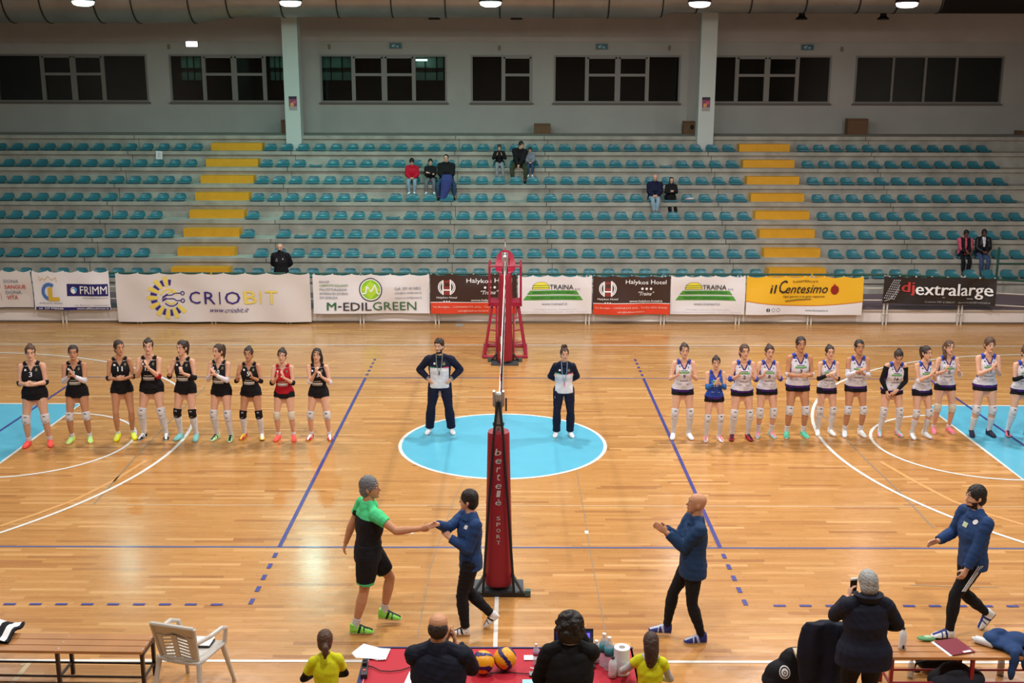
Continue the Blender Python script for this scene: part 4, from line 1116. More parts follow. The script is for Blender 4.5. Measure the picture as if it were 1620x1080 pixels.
    def shoe(s, i, m, sole, accent=None, size=1.0):
        an, R = s.foot[i]; k = s.k * size; mb = MB()
        def q(x, y, z): return an + R @ Vector((x, y, z)) * k
        sec = [(.055, .024, .050, -.035), (.035, .034, .058, -.030), (.0, .037, .062, -.025), (-.04, .040, .056, -.032), (-.09, .046, .040, -.046), (-.13, .047, .032, -.054), (-.165, .038, .024, -.060), (-.185, .018, .016, -.066)]
        rs = []
        for y, hw, hh, zc in sec:
            rs.append([q(hw * math.copysign(abs(math.cos(a)) ** .7, math.cos(a)), y, max(zc + hh * math.sin(a), -.083)) for a in [2 * math.pi * j / 16 for j in range(16)]])
        mb.rings(rs, m)
        mb.tube([q(0, .012, -.03), q(0, .012, .035)], [.044 * k, .040 * k], m, n=12)
        V, F = remesh(mb, .007 * max(s.k, .8), 2, .4)
        out = MB(); out.mi(m); out.V = [tuple(v) for v in V]; out.F = F; out.I = [0] * len(F)
        si = out.mi(sole); fc = np.array([V[list(f)].mean(axis=0) for f in F]); loc = (fc - np.array(an)) @ np.array(R) / k
        ai = out.mi(accent) if accent else None
        for j in range(len(F)):
            if loc[j, 2] < -.062: out.I[j] = si
            elif ai is not None and ((loc[j, 2] > -.045 and abs(loc[j, 0]) < .02 and loc[j, 1] < -.02) or (abs(loc[j, 1] + .05 + loc[j, 2] * .3) < .012) or abs(loc[j, 1] + .09) < .006): out.I[j] = ai
        return out.build('shoe', s.root, smooth=True)
    def hair(s, m, style='bun', m2=None):
        mb = MB(); K = s.k * s.hs
        def pt(a, b, c): return s.hp(a, b, c)
        # cap
        def capell(cy, cz, rx, ry, rz):
            mb.ell(s.hp(0, cy, cz), (rx * K, ry * K, rz * K), None, n=18, k=12, R=s.Rh)
        if style in ('bun', 'pony', 'band', 'topbun'):
            capell(.012, .030, .086, .103, .105); capell(.036, -.02, .077, .076, .088)
            if style == 'bun': mb.ell(pt(0, .075, .105), (.038 * K, .038 * K, .036 * K), None)
            if style == 'topbun':
                for a, b, c, r in ((0, .02, .135, .04), (.02, .03, .155, .032), (-.02, .04, .15, .034), (0, .0, .165, .025), (.035, .05, .13, .03), (-.04, .03, .13, .028)): mb.ell(pt(a, b, c), (r * K,) * 3, None)
            if style == 'pony':
                mb.tube([pt(0, .09, .08), pt(.0, .135, .075), pt(.01, .145, .02), pt(.015, .13, -.07), pt(.02, .115, -.15)], [.022 * K, .030 * K, .034 * K, .028 * K, .010 * K], None, n=10)
            if style == 'band': mb.tube([pt(0, .08, .02), pt(.01, .115, -.02), pt(.01, .11, -.10)], [.03 * K, .032 * K, .012 * K], None, n=10)
        elif style == 'sidepony':
            capell(.012, .030, .086, .103, .105); capell(.036, -.02, .077, .076, .088)
            mb.tube([pt(-.03, .09, .05), pt(-.075, .06, .0), pt(-.085, .0, -.09), pt(-.075, -.045, -.17), pt(-.07, -.06, -.22)], [.03 * K, .032 * K, .030 * K, .026 * K, .010 * K], None, n=10)
        elif style == 'long':
            capell(.012, .030, .088, .103, .105); capell(.038, -.03, .086, .076, .10)
            for q in (1, -1): mb.tube([pt(q * .06, .0, .04), pt(q * .082, .0, -.03), pt(q * .085, .0, -.11), pt(q * .075, -.02, -.18)], [.03 * K, .028 * K, .026 * K, .010 * K], None, n=10)
            mb.tube([pt(0, .06, 0), pt(0, .085, -.10), pt(0, .08, -.2)], [.07 * K, .065 * K, .03 * K], None, n=12)
        elif style == 'short':
            capell(.011, .034, .087, .104, .104); capell(.040, -.02, .081, .072, .088)
            for q in (1, -1): mb.ell(pt(q * .076, -.018, .012), (.012 * K, .022 * K, .034 * K), None, n=10, k=8, R=s.Rh)
        elif style == 'curly':
            capell(.016, .048, .090, .103, .104); capell(.038, -.01, .082, .076, .084)
            rn = random.Random(3)
            for _ in range(34):
                a = rn.uniform(0, 6.28); b = rn.uniform(.35, 1.4); mb.ell(pt(.088 * math.cos(a) * math.cos(b), .012 + .098 * math.sin(a) * math.cos(b), .035 + .105 * math.sin(b)), (.018 * K,) * 3, None, n=8, k=6)
        elif style == 'receding':
            capell(.030, -.005, .084, .086, .086)
        elif style == 'buzz':
            capell(.014, .030, .086, .102, .102)
        elif style == 'ponylow':
            capell(.012, .030, .088, .103, .106); capell(.038, -.02, .080, .076, .088)
            mb.tube([pt(-.01, .10, .0), pt(-.02, .135, -.03), pt(-.02, .14, -.09), pt(-.01, .12, -.16)], [.026 * K, .036 * K, .036 * K, .012 * K], None, n=10)
        elif style == 'bob':
            capell(.014, .020, .092, .112, .108); capell(.035, -.04, .092, .088, .095)
        elif style == 'wide':
            capell(.010, .010, .118, .118, .125); capell(.04, -.06, .115, .09, .095)
            rn = random.Random(5)
            for _ in range(40):
                a = rn.uniform(0, 6.28); b = rn.uniform(-.7, 1.4); mb.ell(pt(.112 * math.cos(a) * math.cos(b), .02 + .108 * abs(math.sin(a)) * math.cos(b), .0 + .120 * math.sin(b)), (.026 * K,) * 3, None, n=8, k=6)
        elif style == 'longback':
            capell(.014, .020, .088, .106, .106); mb.tube([pt(0, .04, .03), pt(0, .07, -.06), pt(0, .08, -.18), pt(.01, .075, -.26)], [.085 * K, .085 * K, .070 * K, .035 * K], None, n=14)
        elif style == 'hood':
            capell(.030, .022, .098, .098, .118); capell(.05, -.05, .10, .08, .10)
        V, F = remesh(mb, .008, 2, .5)
        V = wrinkle(V, F, .005 * s.k, 8.0)
        out = MB(); out.mi(m); out.V = [tuple(v) for v in V]; out.F = F; out.I = [0] * len(F)
        if m2: # tie or band
            if style in ('bun', 'topbun'): out.lathe([(.03 * K, -.008), (.036 * K, 0), (.03 * K, .008)], pt(0, .06, .095), m2, n=12, axis=s.Rh)
            else:
                out.tube([pt(.082 * math.cos(a), .02 - .01 + .1 * 0 + math.sin(a) * .0 + .0, .02 + .1 * math.sin(a)) for a in [math.pi * i / 14 for i in range(15)]], .007 * K, m2, n=6)
        return out.build('hood' if style == 'hood' else 'hair', s.root, smooth=True)
# ================================================================== the people
def place(px, fy, ty):
    """feet centre px, pixel row of the soles, pixel row of the head top -> x, y, height"""
    g = on_z(px, fy); p = on_y(px, ty, g.y)
    return g.x, g.y, p.z
BLK = cloth('black', '16151a'); BLS = cloth('black_short', '121116'); NAV = cloth('navy', '15172e'); RED = cloth('red', 'b3172b'); WHT = cloth('white', 'd9d6e0', .7); PUR = cloth('purple', '3c1f6e'); RBL = cloth('royal', '2f4fb4')
SKY = cloth('arm_blue', '2d66b0'); SW = cloth('sock_white', 'dad9dc'); KW = cloth('knee_white', 'd6d4d8'); GRNT = cloth('mint', '4fd08a'); NTR = cloth('trim_green', '6a9c58')
MK = mat('mark_dark', '3a3a3e', .7); PW = mat('print_white', 'e6e6e6', .6); PG = mat('print_silver', 'a8a8a4', .6); PD = mat('print_dark', '3b3350', .6); PGR = mat('print_green', '5f9c55', .6)
SOLW = mat('sole_white', 'e4e2de', .6); SOLB = mat('sole_black', '1a1a1c', .6)
def shc(n, c): return cloth('shoe_' + n, c, .6)
CORAL, LIME, YELW, BLKS, AQUA, PGREEN, SRED, SGOLD, WHS, MINT, PINK, DKB, TEALS = shc('coral', 'ff5f55'), shc('lime', 'd2f060'), shc('yellow', 'f2ee20'), shc('black', '202024'), shc('aqua', '7fc4c4'), shc('palegreen', 'b8ecac'), shc('red', 'b81c30'), shc('gold', 'e0c040'), shc('white', 'e8ecf0'), shc('mint', '5cc4a4'), shc('pink', 'e8788c'), shc('dark', '25243a'), shc('teal', '35a28e')

CLAPS = {   # left hand, right hand relative to the waist (left, forward, up), elbows, palms
    'chest': dict(handL=(.035, .27, .22), handR=(-.035, .27, .22), palmL=(-1, 0, 0), palmR=(1, 0, 0), elbL=(.45, -.2, -1), elbR=(-.45, -.2, -1), hdL=(-.1, .35, .9), hdR=(.1, .35, .9), curl=.12),
    'high': dict(handL=(.05, .25, .27), handR=(-.06, .25, .27), palmL=(-1, 0, 0), palmR=(1, 0, 0), elbL=(.45, -.2, -1), elbR=(-.45, -.2, -1), hdL=(-.05, .2, 1), hdR=(.05, .2, 1), curl=.15),
    'low': dict(handL=(.06, .26, .09), handR=(-.05, .26, .09), palmL=(-1, 0, 0), palmR=(1, 0, 0), elbL=(.6, -.5, -.8), elbR=(-.6, -.5, -.8), hdL=(-.6, .6, .3), hdR=(.6, .6, .3), curl=.45),
    'open': dict(handL=(.10, .27, .20), handR=(-.13, .27, .20), palmL=(-1, .2, 0), palmR=(1, .2, 0), elbL=(.45, -.2, -1), elbR=(-.45, -.2, -1), hdL=(.1, .4, .9), hdR=(-.1, .4, .9), curl=.2),
    'left': dict(handL=(.02, .27, .16), handR=(-.06, .27, .20), palmL=(-1, 0, .3), palmR=(1, 0, -.3), elbL=(.5, -.3, -.9), elbR=(-.5, -.3, -.9), hdL=(-.5, .5, .6), hdR=(.5, .5, .6), curl=.2),
}
def player(px, fy, ty, label, team='b', num='', clap='chest', rot=0, skin=SK1, fat=1.0, hairm=HDB, hair='bun', head=(0, 0), feet=.15, knee=('w', 'w'), sock=(1.72, 1.72), shoe=(WHS, SOLW, None),
           shoes2=None, arm=None, tie=None, voxel=None, lean=2, twist=0, side=0, group='', extra=None, cl=None, libero=False, dy=0, knees=None, ftL=None, ftR=None):
    x, y, h = place(px, fy, ty)
    if hair in ('bun', 'topbun'): h -= .035
    kw = dict(CLAPS[clap])
    if cl: kw.update(cl)
    fL = ftL or (feet, 0, 0, 14); fR = ftR or (-feet, 0, 0, -14)
    p = Person(label, x, y, 0, h=h, rot=rot, skin=skin, fat=fat, sex='f', head=head, lean=lean, twist=twist, side=side, footL=fL, footR=fR, group=group, pelvis=(0, 0, .925 - max(0, feet - .13) * .12), **kw)
    p.body(brow=hairm)
    if team == 'b' or team == 'r':
        top = BLK if team == 'b' else RED
        dec = [('rect', .085, .375, .035, .03, PW if False else PG, 0), ('disc', .085, .29, .036, .05, mat('crest_gold', '6f6648', .6), 0), ('rect', -.085, .29, .035, .03, PW, 0), (num, 0, .225, .052 if len(num) < 2 else .085, .075, PW, .03),
               ('rect', 0, .10, .14, .022, PG, 0), ('rect', 0, .055, .19, .026, PW, 0), ('rect', 0, .026, .19, .022, PG, 0)]
        dec = dec[1:]
        pt_ = [(mat('piping_grey', '8a8a90', .7), lambda u, f, t, c: (t > .340) & (t < .352) & (np.abs(u) > .05) & (f > -.03))]
        p.shirt(top, 0, hem=-.01, off=.013, flare=.02, neck=.475, cut=lambda u, f, t: (f > -.02) & (np.abs(u) < (t - .262) * .55), paint=pt_, decals=dec)
        p.shorts(BLS, .20, off=.009)
        mb = MB(); c = p.leg[0][0] + (p.leg[0][1] - p.leg[0][0]) * .12
        mb.poly([c + Vector((.05 + a, -.105, b)) * p.k for a, b in ((-.03, -.02), (.03, -.02), (.035, .01), (.0, .025))], PW)
    else:
        base = RBL if libero else WHT
        trim = PUR if not libero else PUR
        pa = [(RBL, lambda u, f, t, c: (t > .325) & (np.abs(u) > .075)),
              (PUR, lambda u, f, t, c: (np.abs(u) > .148) & (t < .30) & (t > 0)),
              (PUR, lambda u, f, t, c: (f > 0) & (t > .25) & (np.abs(np.abs(u) - (t - .25) * .55) < .018) & (np.abs(u) < .08)),
              (PUR, lambda u, f, t, c: (t < -.115) )]
        nc = PD if not libero else PW
        dec = [('rect', 0, .205, .19, .028, PGR, 0), ('rect', .0, .235, .12, .010, PD if not libero else PW, 0), (num, 0, .135, .045 if len(num) < 2 else .08, .07, nc, .03), ('disc', .075, .285, .03, .035, mat('crest_blue', '6f9cc0', .6), 0),
               ('rect', -.08, .30, .025, .02, PD, 0), ('rect', 0, .045, .15, .010, PD, 0), ('rect', -.06, -.01, .05, .012, PG, 0), ('rect', .06, -.015, .05, .012, PG, 0)]
        p.shirt(base, 0, hem=-.035, off=.013, flare=.035, neck=.475, cut=lambda u, f, t: (f > -.02) & (np.abs(u) < (t - .262) * .55), paint=pa, decals=dec)
        p.shorts(BLS, .25, off=.009)
    km = {'w': (KW, MK), 'b': (BLS, PG), 'c': (cloth('knee_cream', 'd8cdb8'), None)}
    for i in (0, 1):
        if sock[i] is not None: p.sock(i, sock[i], SW)
        if knee[i] in km: p.knee(i, *km[knee[i]])
        elif knee[i] == 'long': p.band('knee_pad', 'leg', i, .82, 1.24, .015, KW, MK)
        sh = shoe if (i == 0 or not shoes2) else shoes2
        p.shoe(i, *sh)
    for a in (arm or []):
        nm, i, g0, g1, m_ = a; p.band(nm, 'arm', i, g0, g1, .012 if nm == 'elbow_pad' else .007, m_)
    p.hair(hairm, hair, tie)
    return p
EL, AS = 'elbow_pad', 'arm_sleeve'
GB, GW_ = 'players in black lined up left of the net', 'players in white lined up right of the net'
# ---- left line, from the left
player(63, 704, 541, 'tall player in black number 3 with coral shoes, hands folded', num='3', clap='low', rot=10, fat=1.16, hairm=HLB, hair='bun', head=(10, 5), feet=.17, sock=(1.8, 1.8), shoe=(CORAL, CORAL, None),
       arm=[(EL, 0, .88, 1.12, BLK), (EL, 1, .88, 1.12, BLK)])
player(129, 698, 545, 'player in black with white arm sleeves, headband and lime shoes', num='8', clap='chest', rot=8, skin=SK2, hair='pony', tie=PG, feet=.15, fat=1.03, sock=(1.8, 1.8), shoe=(LIME, SOLW, PGREEN),
       arm=[(AS, 0, .8, 1.85, WHT), (AS, 1, .8, 1.85, WHT)], head=(8, 2))
player(199, 693, 538, 'slender bare-kneed player in black number 11 with bright yellow shoes', num='11', clap='low', rot=18, skin=SK2, hair='pony', feet=.12, fat=.94, knee=('', ''), sock=(1.84, 1.84), shoe=(YELW, YELW, LIME),
       arm=[(EL, 0, .88, 1.12, BLK), (EL, 1, .88, 1.12, BLK)], head=(22, 0))
player(246, 693, 532, 'tall player in black with one red elbow pad and long white socks', num='15', clap='high', rot=0, fat=1.12, hair='bun', feet=.19, knee=('long', 'long'), sock=(1.15, 1.15), shoe=(BLKS, SOLW, PW),
       arm=[(EL, 0, .88, 1.14, RED)], head=(12, 0))
player(299, 694, 538, 'player in black with black knee pads and aqua shoes, hands apart', num='1', clap='open', rot=-8, skin=SK1, hair='pony', feet=.14, knee=('b', 'b'), sock=(1.18, 1.18), shoe=(AQUA, AQUA, None),
       arm=[(AS, 0, .85, 1.5, BLK), (AS, 1, .85, 1.5, BLK)], head=(-12, 0))
player(355, 695, 544, 'player in black with white sleeves, long ponytail and pale green shoes', num='10', clap='chest', rot=-10, hair='pony', feet=.13, knee=('long', 'long'), sock=(1.2, 1.2), shoe=(PGREEN, SOLW, BLKS),
       arm=[(AS, 0, .8, 1.9, WHT), (AS, 1, .8, 1.9, WHT)], head=(-18, 0), hairm=HBR)
player(401, 693, 545, 'player in black number 5 with yellow hair tie and mismatched shoes', num='5', clap='open', rot=0, skin=SK2, hair='bun', tie=mat('tie_yellow', 'e8d020', .6), feet=.16, knee=('b', 'b'), sock=(1.18, 1.18),
       shoe=(SGOLD, SOLB, PW), shoes2=(SRED, SGOLD, SGOLD), arm=[(AS, 0, .9, 1.4, BLK), (AS, 1, .9, 1.4, BLK)])
player(453, 695, 548, 'player in red number 7 with coral shoes and cream knee pads', team='r', num='7', clap='high', rot=0, hair='bun', feet=.14, knee=('c', 'c'), sock=(1.82, 1.82), shoe=(CORAL, CORAL, None),
       arm=[(EL, 0, .86, 1.2, BLK), (EL, 1, .86, 1.2, BLK)], cl=dict(handL=(.06, .26, .22), handR=(-.06, .26, .22)))
player(507, 694, 550, 'player in black number 13 with loose hair and hands at her mouth', num='13', clap='high', rot=0, hair='long', feet=.17, knee=('w', 'w'), sock=(1.82, 1.82), shoe=(SRED, SGOLD, SOLW),
       arm=[(EL, 0, .88, 1.1, WHT), (EL, 1, .88, 1.1, WHT)], cl=dict(handL=(.10, .22, .22), handR=(.0, .24, .30), curl=.7))
# ---- right line
A_W = [(EL, 0, .9, 1.1, WHT), (EL, 1, .9, 1.1, WHT)]
player(1077, 692, 540, 'first white-shirted player right of the net, number 9, white shoes', team='w', num='9', clap='open', fat=1.03, hair='bun', feet=.14, knee=('long', 'long'), sock=(1.15, 1.15), shoe=(WHS, SOLW, None), hairm=HBR)
player(1127, 696, 560, 'small player in royal blue and purple shirt with blue sleeves', team='w', libero=True, num='10', clap='chest', hair='bun', feet=.13, knee=('w', 'w'), sock=(1.15, 1.15), shoe=(WHS, SOLW, PINK),
       arm=[(AS, 0, .72, 1.8, SKY), (AS, 1, .72, 1.8, SKY)], head=(-5, 4))
player(1170, 694, 544, 'white-shirted player number 2 with blue sleeves and dark red shoes', team='w', num='2', clap='open', fat=1.05, hair='ponylow', feet=.14, knee=('long', 'long'), sock=(1.15, 1.15), shoe=(SRED, SOLB, DKB), hairm=HLB,
       arm=[(AS, 0, .8, 1.4, RBL), (AS, 1, .8, 1.4, RBL)], head=(5, 0))
player(1209, 690, 542, 'white-shirted player number 8 with top bun and blue sleeves', team='w', num='8', clap='open', hair='bun', feet=.12, knee=('long', 'long'), sock=(1.6, 1.6), shoe=(AQUA, SOLW, PINK), hairm=HBR,
       arm=[(AS, 0, .8, 1.4, RBL), (AS, 1, .8, 1.4, RBL)], head=(4, 4))
player(1257, 690, 532, 'tall white-shirted player with green shoes and white wrist pads', team='w', num='3', clap='low', fat=1.1, hair='pony', feet=.14, knee=('w', 'w'), sock=(1.7, 1.7), shoe=(MINT, SOLW, None), skin=SK2, arm=A_W)
player(1303, 686, 543, 'white-shirted player with black arm sleeves and white shoes', team='w', num='7', clap='left', fat=.95, hair='bun', feet=.12, knee=('w', 'w'), sock=(1.12, 1.12), shoe=(WHS, SOLW, None),
       arm=[(AS, 0, .85, 1.3, BLK), (AS, 1, .85, 1.8, BLK)])
player(1348, 688, 537, 'white-shirted player with long white sleeves and dark hair', team='w', num='5', clap='left', fat=1.0, hair='pony', feet=.14, knee=('w', 'w'), sock=(1.72, 1.72), shoe=(WHS, SOLW, None), skin=SK2, hairm=HB,
       arm=[(AS, 0, .75, 1.7, WHT), (AS, 1, .6, 1.8, WHT)])
pb = player(1405, 688, 543, 'player in white with long black sleeves looking down at her shorts', team='w', num='16', clap='low', fat=1.08, hair='bun', feet=.17, knee=('long', 'long'), sock=(1.12, 1.12), shoe=(PINK, AQUA, AQUA), lean=12,
       head=(-8, 32), side=2, cl=dict(handL=(.05, .17, -.09), handR=(-.13, .15, -.14), hdL=(-.7, .3, -.4), hdR=(0, .2, -1), palmL=(0, -1, 0), palmR=(1, -.3, 0), elbL=(1, -.4, 0), elbR=(-1, -.4, 0), curl=.3),
       arm=[(AS, 0, .05, 1.92, BLK), (AS, 1, .05, 1.92, BLK)])
player(1452, 691, 547, 'front white-shirted player with white elbow pads, turned aside', team='w', num='4', clap='chest', fat=.96, hair='pony', feet=.13, rot=12, knee=('w', 'w'), sock=(1.3, 1.3), shoe=(WHS, SOLW, None), arm=A_W, head=(14, 0))
player(1488, 683, 538, 'white-shirted player number 5 with braid over shoulder, standing behind', team='w', num='5', clap='open', fat=.98, hair='sidepony', feet=.14, knee=('c', 'c'), sock=(1.84, 1.84), shoe=(PINK, SOLW, None), arm=A_W, hairm=HLB, head=(4, 0))
player(1550, 688, 533, 'short-haired white-shirted player number 17 with dark shoes', team='w', num='17', clap='chest', fat=1.08, hair='short', feet=.15, knee=('w', 'w'), sock=(1.35, 1.35), shoe=(DKB, SOLB, None), hairm=HLB)
player(1608, 688, 543, 'white-shirted player with black sleeves at the right picture edge', team='w', num='11', clap='left', fat=1.03, hair='bun', feet=.18, knee=('long', 'long'), sock=(1.2, 1.2), shoe=(PINK, SOLB, DKB), hairm=HLB,
       arm=[(AS, 0, .85, 1.8, BLK), (AS, 1, .85, 1.8, BLK)])

# ---- the two referees
NV2 = cloth('referee_navy', '15182f'); RW = cloth('referee_white', 'dcdce2', .7)
def ref(px, fy, ty, label, sex, fat, hairm, hair, beard, feet, kw, head):
    x, y, h = place(px, fy, ty)
    if hair == 'topbun': h -= .10
    p = Person(label, x, y, 0, h=h, sex=sex, fat=fat, head=head, footL=(feet, 0, 0, 16), footR=(-feet, 0, 0, -16), lean=1, **kw)
    p.body(brow=hairm, beard=beard)
    pa = [(RW, lambda u, f, t, c: (t < .20) & (np.abs(u) < .17)), (mat('tri_green', '4f9a6a', .7), lambda u, f, t, c: (np.abs(t - .205) < .010) & (u < -.07) & (u > -.17) & (f > 0)), (mat('tri_red', 'c8506a', .7), lambda u, f, t, c: (np.abs(t - .205) < .010) & (u > .07) & (u < .17) & (f > 0))]
    dec = [('rect', -.085, .275, .035, .03, PW, 0), ('disc', .085, .27, .05, .055, mat('crest_gold', '6f6648', .6), 0), ('rect', -.0, .165 - .08, .14, .004, mat('print_faint', 'c9b9c4', .7), 0)]
    p.shirt(NV2, 1.94, hem=-.05, off=.016, flare=.06, neck=.49, paint=pa, decals=dec)
    p.trousers(NV2, off=.020, end=1.95, flare=.022)
    mb = MB(); mb.box(p.leg[1][0] + Vector((-.07, -.105, -.12)) * p.k, (.03, .004, .035), PG)
    mb.build('trouser_badge', p.root)
    for i in (0, 1): p.shoe(i, WHS, SOLW); 
    p.hair(hairm, hair)
    # lanyard and whistle
    col = mat('lanyard_green', '7a8f7a', .6) if sex == 'm' else mat('lanyard_blue', '6fa0c4', .6)
    lb = MB(); bot = p.waist + p.Fw * .155 * p.k * fat + p.U * (.13 if sex == 'm' else .04) * p.k
    for q in (1, -1):
        a = p.neck + p.X * q * .055 * p.k + p.U * .015 * p.k; mid = p.waist + p.X * q * .045 * p.k + p.Fw * .155 * p.k + p.U * .25 * p.k
        lb.tube([a, a + p.Fw * .09 * p.k - p.U * .01, mid, bot], .006, col, n=6)
    lb.build('lanyard', p.root)
    wb = MB(); wb.box(bot - p.U * .02, (.018, .018, .06), mat('whistle_black', '26262a', .4) if sex == 'm' else mat('whistle_pink', 'e0608a', .4)); wb.build('whistle', p.root)
    for i in (0, 1): p.band('cuff', 'arm', i, 1.86, 1.97, .021, cloth('cuff_grey', '8a8a92')) if sex == 'm' else None
    return p
ref(697, 684, 537, 'man in navy and white referee top, hands on hips, left of net', 'm', 1.12, HDB, 'curly', HDB, .20,
    dict(handL=(.205, .05, -.03), handR=(-.205, .05, -.03), elbL=(1, -.5, 0), elbR=(-1, -.5, 0), hdL=(-.5, .6, -.5), hdR=(.5, .6, -.5), palmL=(-.6, -.6, 0), palmR=(.6, -.6, 0), curl=.3), (-18, 0))
ref(891, 689, 541, 'woman in navy and white referee top, hands behind back, right of net', 'f', 1.0, HBR, 'topbun', None, .13,
    dict(handL=(.05, -.16, -.03), handR=(-.05, -.16, -.03), elbL=(1, -.2, -.3), elbR=(-1, -.2, -.3), curl=.3), (6, 2))

# ---- the men shaking hands and walking in front
MV = .007
def coach_at(px, fy, ty): return place(px, fy, ty)
# grey-haired man in green and black, walking to the right
DBL = cloth('sweat_blue', '24406e'); TRK = cloth('track_black', '15151b'); GRN = GRNT
x, y, h = place(586, 995, 748)
p = Person('grey-haired man in green and black sportswear reaching for a handshake', x, y, 0, h=h * .97, rot=90, sex='m', skin=SK2, fat=1.06, voxel=MV, lean=3, twist=28, ptwist=8, head=(-4, -4), pelvis=(0, .0, .935),
           footL=(.13, -.13, .06, 0), footR=(-.10, .15, .0, 4), toeL=4, wristR=on_y(664, 836, -7.10), handR=(-.02, .51, .20), handL=(.34, -.13, -.17), elbL=(.4, -1, -.2), elbR=(-.6, -.1, -1), palmR=(1, 0, 0), palmL=(-.2, 1, 0), hdR=(.05, 1, -.08), curl=(.45, .6))
p.body(brow=HSG)
p.shirt(TRK, .52, hem=-.10, off=.020, flare=.02, neck=.488, sl_off=.016, paint=[(GRN, lambda u, f, t, c: (t > .262 + .10 * (f > 0) * 0) | (np.abs(u) > .215))], neckh=.012)
p.shorts(TRK, .80, off=.030, paint=[(GRN, lambda u, f, t, c: c[:, 2] < (p.leg[1][1].z / p.k + .115))])
for i in (0, 1): p.sock(i, 1.76, cloth('sock_grey', 'c8c8cc')); p.shoe(i, shc('neon', '8fe05a'), SOLW, BLKS, 1.08)
p.hair(HSG, 'short')
HSx = p
hand_w = p.root.matrix_basis @ p.arm[1][2]
# boy in blue sweatshirt
x, y, h = place(745, 1000, 773)
p = Person('dark-haired boy in blue sweatshirt shaking hands beside the net post', x, y, 0, h=h * .985, rot=-90, sex='m', skin=SK1, fat=.92, voxel=MV, lean=0, twist=22, ptwist=5, head=(-14, 0), pelvis=(0, 0, .935),
           footL=(.07, -.06, 0, 0), footR=(-.09, .30, .12, 0), toeR=42, wristR=on_y(692, 829, -7.12), handR=(-.16, .44, .22), handL=(.05, .27, .18), elbL=(.5, -.6, -1), elbR=(-.3, 0, -1), palmR=(1, 0, 0), palmL=(-1, 0, 0), hdR=(.1, 1, -.1), hdL=(-.3, .4, .8), curl=(.95, .4))
p.body(brow=HB)
BD = [('rect', .10, .30, .05, .04, PW, 0), ('rect', -.07, .27, .03, .03, PG, 0)]
p.shirt(DBL, 1.95, hem=-.10, off=.026, flare=.02, neck=.488, sl_off=.020, decals=BD, neckh=.012)
p.trousers(TRK, off=.018, end=1.95)
for i in (0, 1): p.shoe(i, WHS, SOLW, BLKS, .98)
p.hair(HB, 'short')
# bald man clapping
x, y, h = place(1091, 1011, 777)
p = Person('bald man in dark blue sweatshirt walking left and clapping', x, y, 0, h=h * .985, rot=-90, sex='m', skin=SK2, fat=1.03, voxel=MV, lean=-2, twist=6, head=(-4, -8), pelvis=(0, .0, .93),
           footR=(-.09, -.26, .03, 0), footL=(.08, .12, 0, 0), toeR=-6, handR=(-.05, .34, .27), handL=(.03, .33, .25), elbL=(.3, -.8, -1), elbR=(-.3, -.8, -1), palmR=(1, 0, 0), palmL=(-1, 0, 0), hdR=(.1, .9, .3), hdL=(-.1, .8, .5), curl=.2)
p.body(brow=HSG)
p.shirt(cloth('sweat_navy', '1f3a5e'), 1.9, hem=-.13, off=.028, flare=.03, neck=.488, sl_off=.024, neckh=.015)
p.trousers(TRK, off=.010, end=1.97)
mb = MB(); c = p.leg[0][0].lerp(p.leg[0][1], .22); 
for dz in (.012, -.012): mb.box(c + Vector((.096, -.02, dz)) * p.k, (.004, .05, .012), PG)
mb.build('trouser_badge', p.root)
for i in (0, 1): p.shoe(i, shc('navyshoe', '2a3276'), SOLW, shc('silver', 'b8bccc'), 1.08)
# bearded man walking left
x, y, h = place(1526, 1003, 761)
p = Person('bearded man in blue sweatshirt and black striped trousers striding left', x, y, 0, h=h * .985, rot=-84, sex='m', skin=SK1, fat=.99, voxel=MV, lean=2, twist=8, ptwist=-4, head=(-2, 0), pelvis=(0, 0, .905),
           footL=(.06, -.22, 0, 0), footR=(-.10, .36, .13, 0), toeL=-4, toeR=48, handR=(-.20, .30, .02), handL=(.16, .20, -.20), elbL=(.4, -1, -.2), elbR=(-.5, -.5, -.8), palmR=(1, 0, -.2), palmL=(-1, 0, 0), hdR=(-.1, 1, -.1), hdL=(0, .6, -1), curl=(.4, .3))
p.body(brow=HB, beard=HDB)
p.shirt(DBL, 1.93, hem=-.09, off=.026, flare=.02, neck=.488, sl_off=.022, neckh=.012, decals=[('disc', .10, .33, .05, .05, PW, 0), ('rect', .0, .27, .07, .05, mat('badge_green', 'b7c4a4', .6), 0)])
def stripes(u, f, t, c):
    return np.zeros(len(u), bool)
p.trousers(TRK, off=.012, end=1.97)
mb = MB(); a, b_ = p.leg[0][0], p.leg[0][1]
for j in (-1, 0, 1):
    n = 10; pts = []
    for q in range(n + 1):
        g = .0 + .78 * q / n; c = a.lerp(b_, g); r = (.086 + (.060 - .086) * g) * p.fat ** .6 + .0215
        pts.append(c + Vector((math.cos(math.radians(12 * j)) * r, -math.sin(math.radians(12 * j)) * r - .0, 0)) * p.k)
    mb.tube(pts, .005, PW, n=4)
mb.build('trouser_stripes', p.root)
for i in (0, 1): p.shoe(i, WHS, SOLB, shc('navystripe', '2a3276'), 1.06)
p.hair(HB, 'short')

